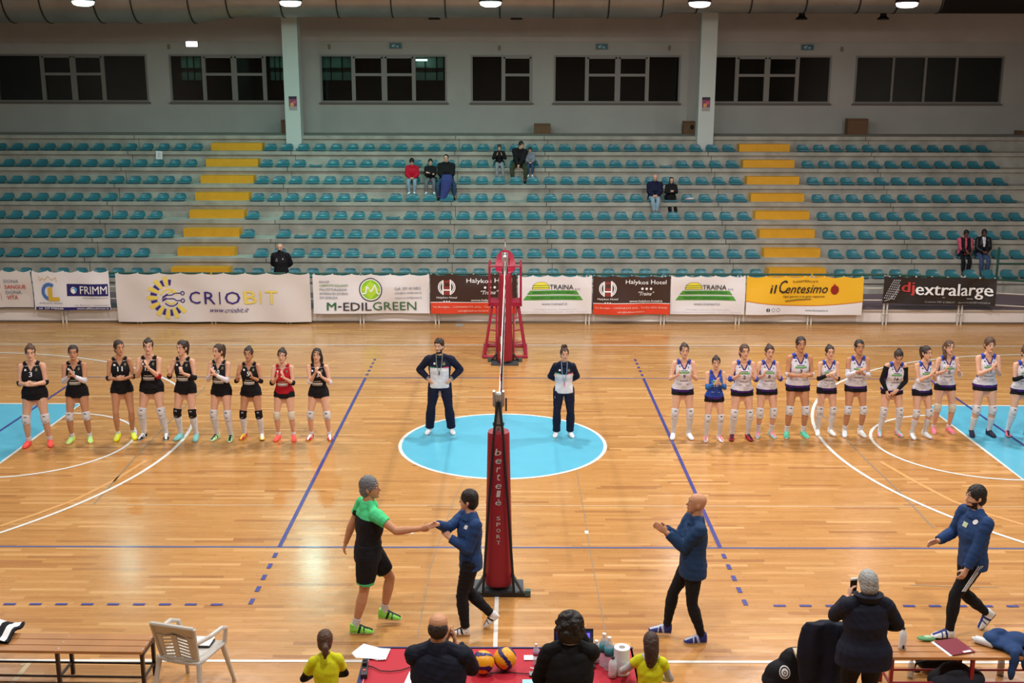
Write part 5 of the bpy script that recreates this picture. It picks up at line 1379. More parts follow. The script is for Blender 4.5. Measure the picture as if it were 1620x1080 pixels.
# ---- people at the near table and bench, seen from behind
def behind(px, py_top, Y, h_from_floor=True):
    q = on_y(px, py_top, Y); return q.x, Y, q.z
x, y, h = behind(1374, 902, -8.88)
p = Person('grey-haired person in dark navy jacket seen from behind, by the bench', x + .02, y, 0, h=h * .99, rot=180, sex='f', skin=SK1, fat=1.32, voxel=MV, lean=2, head=(10, 6), footL=(.13, 0, 0, 0), footR=(-.13, 0, 0, 0),
           handL=(.10, .27, .30), handR=(-.16, .22, .06), elbL=(.9, -.3, -1), elbR=(-1, -.4, -.6), palmL=(-1, .2, 0), palmR=(1, 0, 0), hdL=(-.1, .3, 1), curl=(.6, .4))
p.body(); JN = cloth('jacket_navy', '151829', .75)
p.shirt(JN, 1.9, hem=-.16, off=.038, flare=.05, neck=.492, sl_off=.028, name='jacket')
mb = MB(); K = p.k
mb.rings([[p.neck + (p.X * math.cos(a) * r - p.Fw * math.sin(a) * r * .9 + p.U * zz) * K for a in [math.pi * (-.15 + 1.3 * j / 16) for j in range(17)]] for r, zz in ((.075, -.03), (.10, .045), (.15, .035), (.12, -.03))], JN, closed=False, cap=False)
o = mb.build('collar', p.root); smooth_by_angle(o, 60)
p.trousers(cloth('trousers_dark', '14131a'), off=.02); p.hair(HGR, 'bob')
for i in (0, 1): p.shoe(i, BLKS, SOLB)
wr, d, n_, q_ = p.hand[0]
ph = thing('phone', p.root.matrix_basis @ (wr + d * .09 * p.k + n_ * .03), 'dark smartphone with white edge held up by the grey-haired person', 'phone')
mb = MB(); mb.box((0, 0, .02), (.072, .010, .15), mat('phone_black', '17171b', .3)); mb.build('phone_body', ph); mb = MB(); mb.box((0, -.001, .10), (.076, .016, .018), PW); mb.build('phone_edge', ph)
ph.rotation_euler = (0, 0, .3)

x, y, h = behind(692, 976, -10.0)
p = Person('balding man in dark navy jacket clapping behind the red table', x, y, 0, h=h, rot=180, sex='m', skin=SK2, fat=1.22, voxel=MV, lean=4, head=(-4, 4), footL=(.13, 0, 0, 0), footR=(-.13, 0, 0, 0),
           handL=(-.05, .27, .33), handR=(-.13, .24, .33), elbL=(.7, -.2, -1.2), elbR=(-.8, -.2, -1.2), palmL=(-1, 0, 0), palmR=(1, 0, 0), hdL=(-.2, .2, 1), hdR=(0, .1, 1), curl=.2)
p.body(); p.shirt(JN, 1.9, hem=-.12, off=.038, flare=.03, neck=.492, sl_off=.028, name='jacket', neckh=.045); p.trousers(cloth('trousers_dark', '14131a')); p.hair(HDB, 'receding')
for i in (0, 1): p.shoe(i, BLKS, SOLB)
x, y, h = behind(903, 974, -9.95)
p = Person('dark-haired person in black sweater seen from behind at the laptop', x, y, 0, h=h, rot=180, sex='f', skin=SK2, fat=1.25, voxel=MV, lean=6, head=(-8, 4), footL=(.12, 0, 0, 0), footR=(-.12, 0, 0, 0),
           handL=(.16, .30, .06), handR=(-.07, .22, .44), elbL=(.6, -.3, -1), elbR=(-.7, -.2, -1.2), palmL=(0, 0, -1), palmR=(1, .2, 0), hdR=(.2, .1, 1), curl=(.4, .5))
p.body(); p.shirt(cloth('sweater_black', '0e0d10'), 1.92, hem=-.10, off=.034, flare=.04, neck=.475, sl_off=.026, name='sweater'); p.trousers(cloth('trousers_dark', '14131a')); p.hair(HB, 'wide')
cb = MB(); cb.tube([p.neck + (p.X * math.cos(a) * .068 - p.Fw * (math.sin(a) * .07) + p.U * .022) * p.k for a in [2 * math.pi * j / 16 for j in range(17)]], .016, cloth('collar_grey', '8f8a90'), n=8); cb.build('collar', p.root)
for i in (0, 1): p.shoe(i, BLKS, SOLB)
YT = cloth('shirt_yellow', 'd3d51e')
for px, ty, Y, rz, hm, hst, lb, arms in ((514, 1005, -9.42, 196, HLB, 'ponylow', 'girl in yellow shirt with low ponytail at the left of the table', 0), (1030, 1007, -9.4, 168, HBR, 'longback', 'girl in yellow shirt with long loose hair at the right of the table', 1)):
    x, y, h = behind(px, ty, Y)
    p = Person(lb, x, y, 0, h=h * 1.0, rot=rz, sex='f', skin=SK1, fat=.94, child=True, voxel=MV, lean=6, head=(-14 if not arms else 10, 6), footL=(.12, 0, 0, 0), footR=(-.12, 0, 0, 0),
               handL=(.14, .30, .04) if not arms else (.26, .30, .16), handR=(-.12, .30, .0), elbL=(1, -.3, -.8), elbR=(-1, -.3, -.8), curl=.4)
    p.body()
    if arms:
        p.shirt(cloth('sleeve_greymarl', 'b8b8b4'), 1.9, hem=.0, off=.010, flare=.0, neck=.488, name='undershirt')
        p.shirt(YT, .35, hem=-.10, off=.026, flare=.04, neck=.485, sl_off=.022)
        hb = MB(); hb.tube([p.neck + p.X * .08 * p.k, p.neck - p.Fw * .09 * p.k - p.U * .05, p.neck - p.X * .08 * p.k], .045 * p.k, cloth('sleeve_greymarl', 'b8b8b4'), n=10); hb.build('hood', p.root, smooth=True)
    else:
        p.shirt(YT, .62, hem=-.10, off=.022, flare=.05, neck=.488, sl_off=.022)
        for i in (0, 1): p.band('under_sleeve', 'arm', i, .5, 1.85, .010, BLK)
    p.trousers(cloth('trousers_dark', '14131a')); p.hair(hm, hst)
    for i in (0, 1): p.shoe(i, WHS, SOLW)

# ---- spectators
def sitter(px, k, top_py, label, sex='m', fat=1.05, skin=SK1, hairm=HB, hair='short', beard=None, child=False, topc=BLK, legc=NAV, shoe_=BLKS, lean=8, head=(0, 8), pose=None, dy=.0, sleeve=1.93, feet=(.10, -.10), fz=None, hh_=None, twist=0, paint=None, name='jacket', knees=.02, ff=-.33, side=0, rot=0, hp=0, neckh=.03):
    Y = rowY(k) + .27 + dy; q = on_y(px, top_py, Y); Z = rowZ(k)
    hh = (q.z - Z - .15) / (.81 * math.cos(math.radians(lean))) * 1.75
    hh = hh_ or hh
    kk = hh / 1.75
    pose = pose or dict(handL=(.05, .27, -.02), handR=(-.05, .27, -.02), elbL=(1, -.4, -.5), elbR=(-1, -.4, -.5), palmL=(-1, 0, 0), palmR=(1, 0, 0), curl=.5)
    fzz = (fz if fz is not None else -RISE) / kk
    if fzz < -.85: fzz = -.75
    fl = (feet[0], ff / kk ** .3, fzz, 8); fr = (feet[1], ff / kk ** .3, fzz, -8)
    p = Person(label, q.x, Y, Z, h=hh, rot=rot, sex=sex, skin=skin, fat=fat, child=child, lean=lean, side=side, twist=twist, head=head, pelvis=(0, 0, .155 / kk), footL=fl, footR=fr, kneeL=(.15 + knees, -1, .9), kneeR=(-.15 - knees, -1, .9), voxel=.010, **pose)
    p.body(brow=hairm, beard=beard)
    p.trousers(legc, off=.016, end=1.9)
    p.shirt(topc, sleeve, hem=-.06, off=.034 if not child else .026, flare=.02, neck=.488, sl_off=.030, neckh=neckh, paint=paint, name=name)
    if hair: p.hair(hairm, hair)
    for i in (0, 1): p.shoe(i, shoe_, SOLW if shoe_ is not BLKS else SOLB)
    return p
JEAN = cloth('jeans_pale', '8fa8b8'); JEAN2 = cloth('jeans_blue', '35506e'); 
sitter(652, 3, 252, 'child in bright red jacket and pale jeans seated in the stands', child=True, topc=cloth('jacket_red', 'c01530'), legc=JEAN, shoe_=WHS, fz=-.30, ff=-.36, hh_=1.38, head=(0, 24), lean=10)
sitter(681, 3, 254, 'dark-haired child in black top between red child and large man', child=True, topc=BLK, legc=cloth('trousers_grey', '77757c'), shoe_=WHS, fz=-.30, ff=-.36, hh_=1.3, feet=(.16, -.16), head=(14, 0), pose=dict(handL=(-.04, .25, .18), handR=(.04, .22, .12), elbL=(1, -.3, -.6), elbR=(-1, -.3, -.6), curl=.5))
p = sitter(706, 3, 245, 'large man in black jacket with a blue coat over his knees', fat=1.28, topc=BLK, legc=JEAN2, hair='buzz', feet=(.26, -.24), knees=.35, lean=7, beard=None, head=(-4, 4))
sitter(790, 2, 230, 'child in black hooded jacket with grey trousers clapping in the stands', child=True, topc=BLK, legc=cloth('trousers_grey2', '8c9196'), shoe_=WHS, fz=-.36, ff=-.36, hh_=1.2, dy=-.12, feet=(.18, -.10), hairm=HBR, pose=dict(handL=(.10, .20, .28), handR=(-.10, .20, .28), elbL=(1, -.3, -1), elbR=(-1, -.3, -1), hdL=(0, .1, 1), hdR=(0, .1, 1), curl=.3))
sitter(821, 2, 231, 'man in black coat and olive trousers leaning over his phone', fat=1.15, topc=BLK, legc=cloth('trousers_olive', '3e4531'), lean=30, side=6, hh_=1.6, dy=-.08, head=(30, 6), hair='short', feet=(.2, -.2), knees=.4, pose=dict(handL=(.02, .36, -.02), handR=(-.02, .36, -.04), elbL=(1, -.2, -.6), elbR=(-1, -.2, -.6), curl=.4))
sitter(839, 2, 238, 'small child in grey jacket and jeans beside the man with the phone', child=True, fat=1.1, topc=cloth('jacket_grey', '7d8390'), legc=JEAN2, shoe_=WHS, fz=-.26, ff=-.30, lean=14, hh_=1.05, dy=-.14, hairm=HBR, head=(-14, 10))
sitter(1036, 4, 276, 'bald man in navy jacket and pale jeans with brown boots', fat=1.25, topc=cloth('jacket_deepnavy', '151a36'), legc=JEAN, hair=None, shoe_=shc('brown', '5a2a1c'), feet=(.05, -.05), fz=-.34, ff=-.44, lean=9, head=(0, 8), beard=HSG, hairm=HSG)
p = sitter(1062, 4, 281, 'woman in black coat with dark hood reading her phone', sex='f', fat=1.15, topc=BLK, legc=BLK, hairm=HB, hair='hood', feet=(.22, -.03), lean=8, head=(0, 14), name='coat',
       pose=dict(handL=(.03, .28, .14), handR=(-.03, .28, .14), elbL=(1, -.3, -1), elbR=(-1, -.3, -1), hdL=(-.3, .6, .6), hdR=(.3, .6, .6), curl=.5))
sitter(1527, 7, 364, 'dark-haired man with pink sleeves and black vest, seated by the handrail', skin=SK3, fat=1.05, topc=cloth('shirt_pink', 'c8566c'), legc=cloth('trousers_dark', '14131a'), hair='short', feet=(.08, -.08), lean=10, paint=[(BLK, lambda u, f, t, c: (np.abs(u) < .165) & (t < .43) & ((np.abs(u) > .03) | (f < 0)))], name='shirt', head=(-6, 8), neckh=.01,
       pose=dict(handL=(.04, .30, -.03), handR=(.0, .30, -.02), elbL=(1, -.3, -.7), elbR=(-1, -.3, -.7), curl=.5))
sitter(1556, 7, 363, 'dark-haired man in black leather jacket and jeans beside the handrail', skin=SK3, fat=1.0, topc=cloth('leather', '17171b', .4), legc=cloth('jeans_mid', '3d4f72'), hair='short', feet=(.09, -.09), lean=7, paint=[(WHT, lambda u, f, t, c: (np.abs(u) < .035 + (t - .2) * .12) & (f > .05) & (t > .12))], head=(-4, 6), beard=HB)
# the man standing behind the fence
q = on_y(443, 385, 11.0)
p = Person('bald man in black jacket and mask standing behind the sunburst banner', q.x, 11.0, .41, h=q.z - .41, sex='m', fat=1.12, skin=SK1, head=(0, 8), footL=(.12, 0, 0, 8), footR=(-.12, 0, 0, -8), handL=(.06, -.16, -.05), handR=(-.06, -.16, -.05), elbL=(1, -.2, -.3), elbR=(-1, -.2, -.3), voxel=.010)
p.body(brow=HSG); p.shirt(BLK, 1.93, hem=-.12, off=.034, flare=.02, neck=.49, sl_off=.032, neckh=.06, name='jacket', decals=[('rect', -.09, .20, .07, .02, PG, 0), ('rect', -.09, .25, .03, .03, PG, 0), ('disc', .09, .25, .035, .05, PG, 0)]); p.trousers(TRK)
for i in (0, 1): p.shoe(i, BLKS, SOLB)
mb = MB(); mb.ell(p.hp(0, -.075, -.070), (.045 * p.k, .035 * p.k, .042 * p.k), cloth('mask_black', '15141a'), R=p.Rh); mb.build('face_mask', p.root, smooth=True)
# blue coat held over the big man's knees
q0 = on_y(706, 292, rowY(3) - .18)
mb = MB()
mb.tube([(q0.x + .03, rowY(3) - .10, rowZ(3) + .30), (q0.x + .02, rowY(3) - .24, rowZ(3) + .16), (q0.x - .02, rowY(3) - .26, rowZ(3) - .10), (q0.x - .10, rowY(3) - .30, rowZ(3) - .36), (q0.x - .14, rowY(3) - .34, rowZ(3) - .52)], [.16, .19, .15, .10, .08], mat('coat_periwinkle', '39427c', .7), n=12, rb=[.06, .07, .07, .06, .05], side=(1, 0, 0))
V, F = remesh(mb, .014, 4); mm = MB(); mm.mi(cloth('coat_periwinkle2', '39427c')); mm.V = [tuple(v) for v in V]; mm.F = F; mm.I = [0] * len(F)
tag(mm.build('coat', smooth=True), 'blue-violet coat hanging over the knees of the large man', 'coat')
# ================================================================== net, posts, umpire chair
M_pad = mat('pad_red', '8c1228', .55, bump=.25, bscale=6, noise=.06); M_met = mat('net_metal', 'b4b4b2', .35, metal=.7); M_blkm = mat('black_metal', '19191b', .5); M_strap = mat('strap_black', '121214', .7)
M_chair = mat('chair_red', '9c1434', .4); M_chd = mat('base_grey', '47494c', .5, metal=.3)
def net_post(Y, s, label, lettering):
    """s = -1 near post, +1 far post"""
    t = thing('net_post', (0, Y, 0), label, 'net post')
    q = MB(); q.lathe([(.045, .05), (.045, 2.45), (.05, 2.46), (.05, 2.52), (.03, 2.54)], (0, 0, 0), M_met, n=16); q.build('pole', t, smooth=False)
    q = MB()
    q.box((0, -s * .06, 2.40), (.10, .16, .10), M_met); q.box((.055, -s * .02, 2.46), (.03, .10, .18), M_met); q.box((-.055, -s * .02, 2.46), (.03, .10, .18), M_met)
    q.lathe([(.045, -.03), (.045, .03)], (0, -s * .12, 2.46), M_met, n=12, axis=Matrix.Rotation(math.pi / 2, 3, 'Y')); q.box((.09, -s * .1, 2.36), (.02, .03, .16), M_blkm); q.build('pulley', t)
    q = MB(); rs = []
    for z, a, b in ((.10, .165, .17), (.16, .175, .18), (.6, .168, .17), (1.2, .150, .155), (1.9, .135, .14), (2.03, .133, .138), (2.06, .125, .13)):
        rs.append([Vector((a * math.copysign(abs(math.cos(w_)) ** .75, math.cos(w_)), b * math.copysign(abs(math.sin(w_)) ** .75, math.sin(w_)) + s * .02, z)) for w_ in [2 * math.pi * j / 24 for j in range(24)]])
    q.rings(rs, M_pad)
    if lettering:
        sil = mat('letter_silver', 'b8b4b2', .5)
        def col(st, ztop, step, wd, hh, sh=0.0, bold=.0):
            for i, c in enumerate(st):
                zz = ztop - i * step; q_h = hh * (1.35 if c in 'btlh' else 1.25 if c == 'è' else 1)
                q.text(c, lambda u, v, zz=zz, q_h=q_h: Vector(((u - .5) * wd * (.6 if c in 'rtl' else 1), -(.1645 + .040 * max(0, (1.9 - zz - v * q_h)) / 1.75), zz + v * q_h)), sil, bold, sh)
        col('bertelè', 1.80, .105, .075, .062, .22, .015); col('SPORT', .98, .078, .05, .048, 0, .03)
    o = q.build('post_pad', t); smooth_by_angle(o, 40)
    q = MB(); q.box((0, 0, .02), (.62, .34, .04), M_chd); q.box((0, s * .22, .03), (.78, .06, .05), M_blkm)
    for sx in (-1, 1):
        q.tube([(sx * .30, s * .22, .05), (sx * .05, 0, .40)], .022, M_chd, n=6); q.box((sx * .36, s * .22, .05), (.07, .07, .07), mat('wheel_teal', '3a5c5c', .5))
    q.build('base_plate', t)
    for sx in (-1, 1):
        q = MB(); pts = [(sx * .012, s * .06, 2.44), (sx * .05, s * .14, 2.10), (sx * .115, s * .20, 1.2), (sx * .19, s * .235, .06)]
        q.tube(pts, .016, M_strap, n=6); q.build('strap', t)
    q = MB(); q.tube([(-.06, s * .02, 2.16), (-.06, s * .10, 2.16), (.06, s * .10, 2.16), (.06, s * .02, 2.16)], .012, M_strap, n=6); q.build('belt', t)
    return t
net_post(-5.75, -1, 'near net post with padded dark red cover and vertical silver lettering', True)
net_post(5.75, 1, 'far net post with dark red pad in front of the umpire chair', False)
# the net itself
t = thing('volleyball_net', (0, 0, 0), 'volleyball net with white top tape seen edge-on along the centre', 'net')
q = MB(); q.box((0, 0, 2.21), (.014, 10.0, .07), mat('tape_white', 'dedcd8', .7)); q.tube([(0, -5.65, 2.44), (0, -5.0, 2.235), (0, 5.0, 2.235), (0, 5.65, 2.44)], .006, M_met, n=6); q.build('top_tape', t)
q = MB(); q.box((0, 0, 1.26), (.012, 10.0, .05), mat('tape_white', 'dedcd8', .7)); q.build('bottom_tape', t)
q = MB()
for i in range(101):
    y = -5 + .1 * i; q.box((0, y, 1.725), (.0035, .0035, .9), M_strap)
for i in range(10): q.box((0, 0, 1.28 + .1 * i), (.0035, 10.0, .0035), M_strap)
o = q.build('mesh', t)
for y in (-4.5, 4.5):
    q = MB(); q.box((0, y, 1.74), (.02, .05, 1.0), mat('tape_white', 'dedcd8', .7)); q.build('side_band', t)
    q = MB()
    for i in range(18): q.box((.012, y + .03, 1.24 + .1 * i + .05), (.012, .012, .1), mat('antenna_red', 'c02038', .4) if i % 2 else mat('tape_white', 'dedcd8', .7))
    q.build('antenna', t)
for y0, y1 in ((-5.65, -5.0), (5.0, 5.65)):
    q = MB(); q.tube([(0, y0, 1.55), (0, y1, 1.28)], .005, M_strap, n=6); q.tube([(0, y0, 2.1), (0, y1, 1.9)], .005, M_strap, n=6); q.build('net_cord', t)

# umpire chair behind the far post
t = thing('umpire_chair', (0, 6.9, 0), 'tall red metal umpire chair standing behind the far net post', 'umpire chair')
q = MB()
R_ = .028
q.tube([(-.50, -.62, .04), (.50, -.62, .04), (.50, .60, .04), (-.50, .60, .04), (-.50, -.62, .04)], .035, M_chair, n=8)
q.tube([(-.48, .1, .14), (.48, .1, .14)], .05, M_chair, n=8)
q.build('base', t)
for sx in (-1, 1):
    q = MB(); q.tube([(sx * .47, -.55, .05), (sx * .30, -.30, 1.18)], R_, M_chair); q.build('leg', t)
    q = MB(); q.tube([(sx * .47, .55, .05), (sx * .30, .28, 1.18)], R_, M_chair); q.build('leg', t)
    q = MB(); q.tube([(sx * .20, -.58, .05), (sx * .20, -.32, 1.18)], .02, M_chair); q.build('ladder_rail', t)
    q = MB(); q.tube([(sx * .36, -.42, 1.25), (sx * .36, -.42, 2.12), (sx * .36, .1, 2.16)], .026, M_chair); q.build('armrest', t)
    q = MB(); q.tube([(sx * .14, .0, 1.25), (sx * .12, .05, 1.95)], R_, M_chair); q.build('seat_support', t)
    for z in (.35, .62, .90):
        f = (z - .05) / 1.13; q = MB(); q.tube([(sx * (.47 - .17 * f), -.55 + .25 * f, z + .02), (sx * .20, -.57 + .25 * f, z)], .016, M_chair); q.build('rung', t)
q = MB(); q.tube([(-.36, -.42, 2.12), (.36, -.42, 2.12)], .022, M_chair); q.build('front_rail', t)
q = MB(); q.box((0, -.05, 1.22), (.78, .62, .09), M_chair); q.build('platform', t)
q = MB(); rs = []
prof_s = [(-.26, 1.93, .20), (-.24, 1.98, .22), (-.05, 1.95, .23), (.10, 1.96, .23), (.18, 2.04, .23), (.22, 2.20, .22), (.24, 2.34, .19), (.245, 2.40, .13)]
top = [[Vector((hw * (2 * i / 10 - 1), y_ + .0, z_ + (.05 if z_ < 2.1 else -.05) * abs(2 * i / 10 - 1) ** 3)) for i in range(11)] for y_, z_, hw in prof_s]
bot = [[v + Vector((0, .02, -.02)) for v in r] for r in top]
q.rings(top, M_chair, closed=False, cap=False); q.rings([r[::-1] for r in bot], M_chair, closed=False, cap=False)
q.build('seat', t, smooth=True)

# ================================================================== near side: table
ZT = .75
p0 = on_z(583, 1025, ZT); p1 = on_z(998, 1027, ZT)
YF_, YN = p0.y, p0.y - 1.0
M_tred = mat('cloth_redtable', 'b5142c', .7, bump=.12, bscale=4); M_tblue = mat('cloth_blueedge', '2b2f66', .7)
t = thing('scorer_table', ((p0.x + p1.x) / 2, (YF_ + YN) / 2, 0), 'long table under a red cloth with blue border at the bottom edge', 'table')
W_, D_ = p1.x - p0.x, YF_ - YN
q = MB(); q.box((0, 0, ZT - .03), (W_ - .02, D_ - .02, .03), mat('table_wood', '8c7a64', .6)); q.build('tabletop', t)
q = MB(); q.box((0, 0, ZT - .0075), (W_ + .03, D_ + .03, .015), M_tred)
q.box((0, D_ / 2 + .0, ZT - .25), (W_ + .03, .02, .50), M_tred); q.box((-W_ / 2 - .005, 0, ZT - .25), (.02, D_ + .02, .50), M_tred); q.box((W_ / 2 + .005, 0, ZT - .25), (.02, D_ + .02, .50), M_tred)
q.box((0, D_ / 2 + .012, ZT + .0015), (W_ + .05, .022, .007), M_tblue); q.box((-W_ / 2 - .006, 0, ZT + .0015), (.04, D_ + .02, .007), M_tblue); q.box((-W_ / 2 + .03, 0, ZT + .0015), (.006, D_ + .02, .006), mat('piping_white', 'd8d4dc', .7))
q.build('tablecloth', t)
for sx in (-1, 1):
    for sy in (-1, 1):
        q = MB(); q.tube([(sx * (W_ / 2 - .15), sy * (D_ / 2 - .12), 0), (sx * (W_ / 2 - .15), sy * (D_ / 2 - .12), ZT - .04)], .02, M_blkm); q.build('leg', t)
def ontab(px, py): return on_z(px, py, ZT + .005)
# volleyballs
M_vy, M_vb = mat('ball_yellow', 'f0a818', .4), mat('ball_blue', '221c5e', .4)
for px, py, rz, lb in ((764, 1064, .4, 'yellow and blue volleyball next to the balding man'), (799, 1058, -.5, 'yellow and blue volleyball right of the other ball')):
    g = ontab(px, py); R0 = .108; V_ = []; q = MB(); q.mi(M_vy); q.mi(M_vb)
    nu, nv = 48, 28
    Rm = Euler((.5, .3 + rz, rz)).to_matrix()
    for i in range(nv + 1):
        a = -math.pi / 2 + math.pi * i / nv
        for j in range(nu): V_.append((R0 * math.cos(a) * math.cos(2 * math.pi * j / nu), R0 * math.cos(a) * math.sin(2 * math.pi * j / nu), R0 * math.sin(a)))
    F_ = []; I_ = []
    def blue(v):
        v = Rm @ Vector(v).normalized()
        # three curved dark arms swirling from two poles
        lat = math.asin(max(-1, min(1, v.z))); lon = math.atan2(v.y, v.x)
        d = abs(((lon + 1.1 * math.sin(lat * 1.3) + math.pi / 3) % (2 * math.pi / 3)) - math.pi / 3) * math.cos(lat)
        return d < .27
    for i in range(nv):
        for j in range(nu):
            f = (i * nu + j, i * nu + (j + 1) % nu, (i + 1) * nu + (j + 1) % nu, (i + 1) * nu + j); F_.append(f)
            c = sum((Vector(V_[a]) for a in f), Vector()) / 4; I_.append(1 if blue(c) else 0)
    q.V = V_; q.F = F_; q.I = I_
    o = q.build('volleyball', smooth=True); o.location = (g.x, g.y, ZT + .008 + R0); tag(o, lb, 'ball', 'volleyballs on the table')
def sheet(px, py, w_, d_, rz, label, n=1, name='paper_sheet', m_=None, z=ZT + .008):
    g = on_z(px, py, z); q = MB()
    for i in range(n):
        R = Matrix.Rotation(rz + .12 * i, 3, 'Z'); q.box((.01 * i, -.012 * i, .0015 + .002 * i), (w_, d_, .0015), m_ or M_paper, R)
    o = q.build(name); o.location = (g.x, g.y, z); return tag(o, label, 'paper')
sheet(586, 1031, .21, .30, 1.1, 'loose white paper sheets over the left corner of the table', 4)
sheet(650, 1076, .10, .30, -.15, 'white paper beside the power strip, partly behind the jacketed man')
sheet(842, 1040, .16, .09, 0, 'small white paper slip behind the small water bottle'); sheet(868, 1038, .12, .08, 0, 'small white paper slip beside the laptop')
sheet(835, 1080, .10, .12, 0, 'pale blue paper card at the near edge of the table', m_=mat('paper_blue', '9fd4e4', .7))
# power strip
g = ontab(577, 1062)
t = thing('power_strip', (g.x, g.y, ZT + .008), 'black power strip with plugs and red switch on the table', 'power strip', rz=.08)
q = MB(); q.box((0, 0, .02), (.06, .26, .04), mat('strip_black', '2c2526', .5)); q.build('housing', t)
for yy in (.09, .04):
    q = MB(); q.box((0, yy, .055), (.04, .035, .035), M_strap); q.build('plug', t)
q = MB(); q.box((0, -.05, .043), (.02, .02, .008), mat('switch_red', 'e04848', .4, emit=.5)); q.build('switch', t)
q = MB(); pts = [ontab(a, b) for a, b in ((580, 1054), (590, 1056), (602, 1062), (618, 1063), (634, 1061), (650, 1056))]; q.tube([(v.x, v.y, ZT + .014) for v in pts], .005, M_strap, n=6); tag(q.build('cable'), 'thin black cable curving from the power strip across the red cloth', 'cable')
q = MB(); pts = [ontab(a, b) for a, b in ((775, 1066), (800, 1064), (822, 1066), (845, 1067))]; q.tube([(v.x, v.y, ZT + .014) for v in pts], .005, M_strap, n=6); tag(q.build('cable'), 'thin black cable lying between the volleyballs and the phone', 'cable')
# laptop
g = ontab(908, 1042)
t = thing('laptop', (g.x, g.y - .06, ZT + .008), 'open black laptop with lit screen behind the black sweater', 'laptop')
q = MB(); q.box((0, 0, .01), (.38, .26, .018), mat('laptop_black', '1a1a1e', .4)); q.build('keyboard_base', t)
q = MB(); R = Matrix.Rotation(-.25, 3, 'X'); q.box((0, .16, .13), (.38, .012, .24), mat('laptop_black', '1a1a1e', .4), R); q.build('lid', t)
q = MB(); q.box((0, .151, .128), (.35, .004, .21), mat('screen_dark', '1c2450', .2, emit=.5), R); q.box((-.135, .147, .20), (.05, .004, .03), mat('screen_blue', '3a8cf0', .2, emit=2.0), R); q.box((.14, .147, .19), (.03, .004, .06), mat('screen_violet', '6a58d0', .2, emit=1.2), R); q.build('screen', t)
# bottles and rolls
M_pet = mat('pet_clear', 'c8d0dc', .12, spec=.6, alpha=.45); M_lab = mat('label_teal', '2f7c86', .5); M_capw = mat('cap_white', 'ecebe8', .5); M_plw = mat('plastic_white', 'd9dade', .35)
def bottle(px, py, r, h_, label, lab=M_lab, body=M_pet, cap=M_capw, z=ZT + .008, labz=(.45, .70), cat='bottle', name='water_bottle', group=None, rot=None):
    g = on_z(px, py, z); t = thing(name, (g.x, g.y, z), label, cat, group)
    q = MB(); q.lathe([(r * .8, 0), (r, .02 * h_), (r * .95, .2 * h_), (r, .4 * h_), (r * .97, .65 * h_), (r * .75, .80 * h_), (r * .35, .90 * h_), (r * .33, .94 * h_)], (0, 0, 0), body, n=20); q.build('bottle_body', t, smooth=True)
    if lab: q = MB(); q.lathe([(r * 1.02, labz[0] * h_), (r * 1.02, labz[1] * h_)], (0, 0, 0), lab, n=20); q.build('bottle_label', t, smooth=True)
    q = MB(); q.lathe([(r * .42, .93 * h_), (r * .42, h_ * .995), (r * .38, h_)], (0, 0, 0), cap, n=14); q.build('cap', t)
    if rot: t.rotation_euler = rot
    return t
bottle(848, 1050, .030, .21, 'small clear water bottle with pinkish label near the volleyballs', lab=mat('label_pink', 'b08aa8', .5))
bottle(955, 1052, .045, .33, 'clear water bottle with teal label, behind the other bottle'); bottle(963, 1058, .046, .33, 'clear water bottle with teal label, nearest the paper roll')
g = ontab(983, 1064); t = thing('paper_towel_roll', (g.x, g.y, ZT + .008), 'tall white roll of paper towel standing on the table', 'paper towel')
q = MB(); q.lathe([(.030, 0), (.074, .0), (.075, .01), (.075, .25), (.074, .262), (.030, .262)], (0, 0, 0), mat('towel_white', 'e2e0e2', .9, bump=.2), n=28); q.build('roll', t)
q = MB(); q.lathe([(.020, .02), (.029, .02), (.029, .264), (.020, .264)], (0, 0, 0), mat('tube_cardboard', '8d8684', .8), n=20); q.build('core', t)
bottle(943, 1046, .045, .22, 'opaque white bottle beside the laptop', lab=None, body=M_plw, name='plastic_bottle')
t = bottle(969, 1070, .040, .20, 'white sanitizer dispenser with black pump before the roll', lab=None, body=M_plw, cap=M_strap, name='soap_dispenser', cat='dispenser')
bottle(858, 1080, .028, .10, 'small dark can with pale green cap at the near table edge', lab=None, body=M_blkm, cap=mat('cap_green', 'a8d4b8', .5), name='spray_can', cat='can')
g = ontab(850, 1067); q = MB(); q.box((0, 0, .006), (.15, .08, .012), mat('phone_black', '17171b', .3)); o = q.build('phone'); o.location = (g.x, g.y, ZT + .008); tag(o, 'black phone lying on the red cloth by the green can', 'phone')
g = ontab(848, 1058); q = MB()
for a in (-.03, .03): q.tube([(a - .025, 0, .008), (a, -.012, .008), (a + .025, 0, .008)], .006, M_paper, n=6)
o = q.build('paper_clip'); o.location = (g.x, g.y, ZT + .01); tag(o, 'small white object in front of the small water bottle', 'clip')

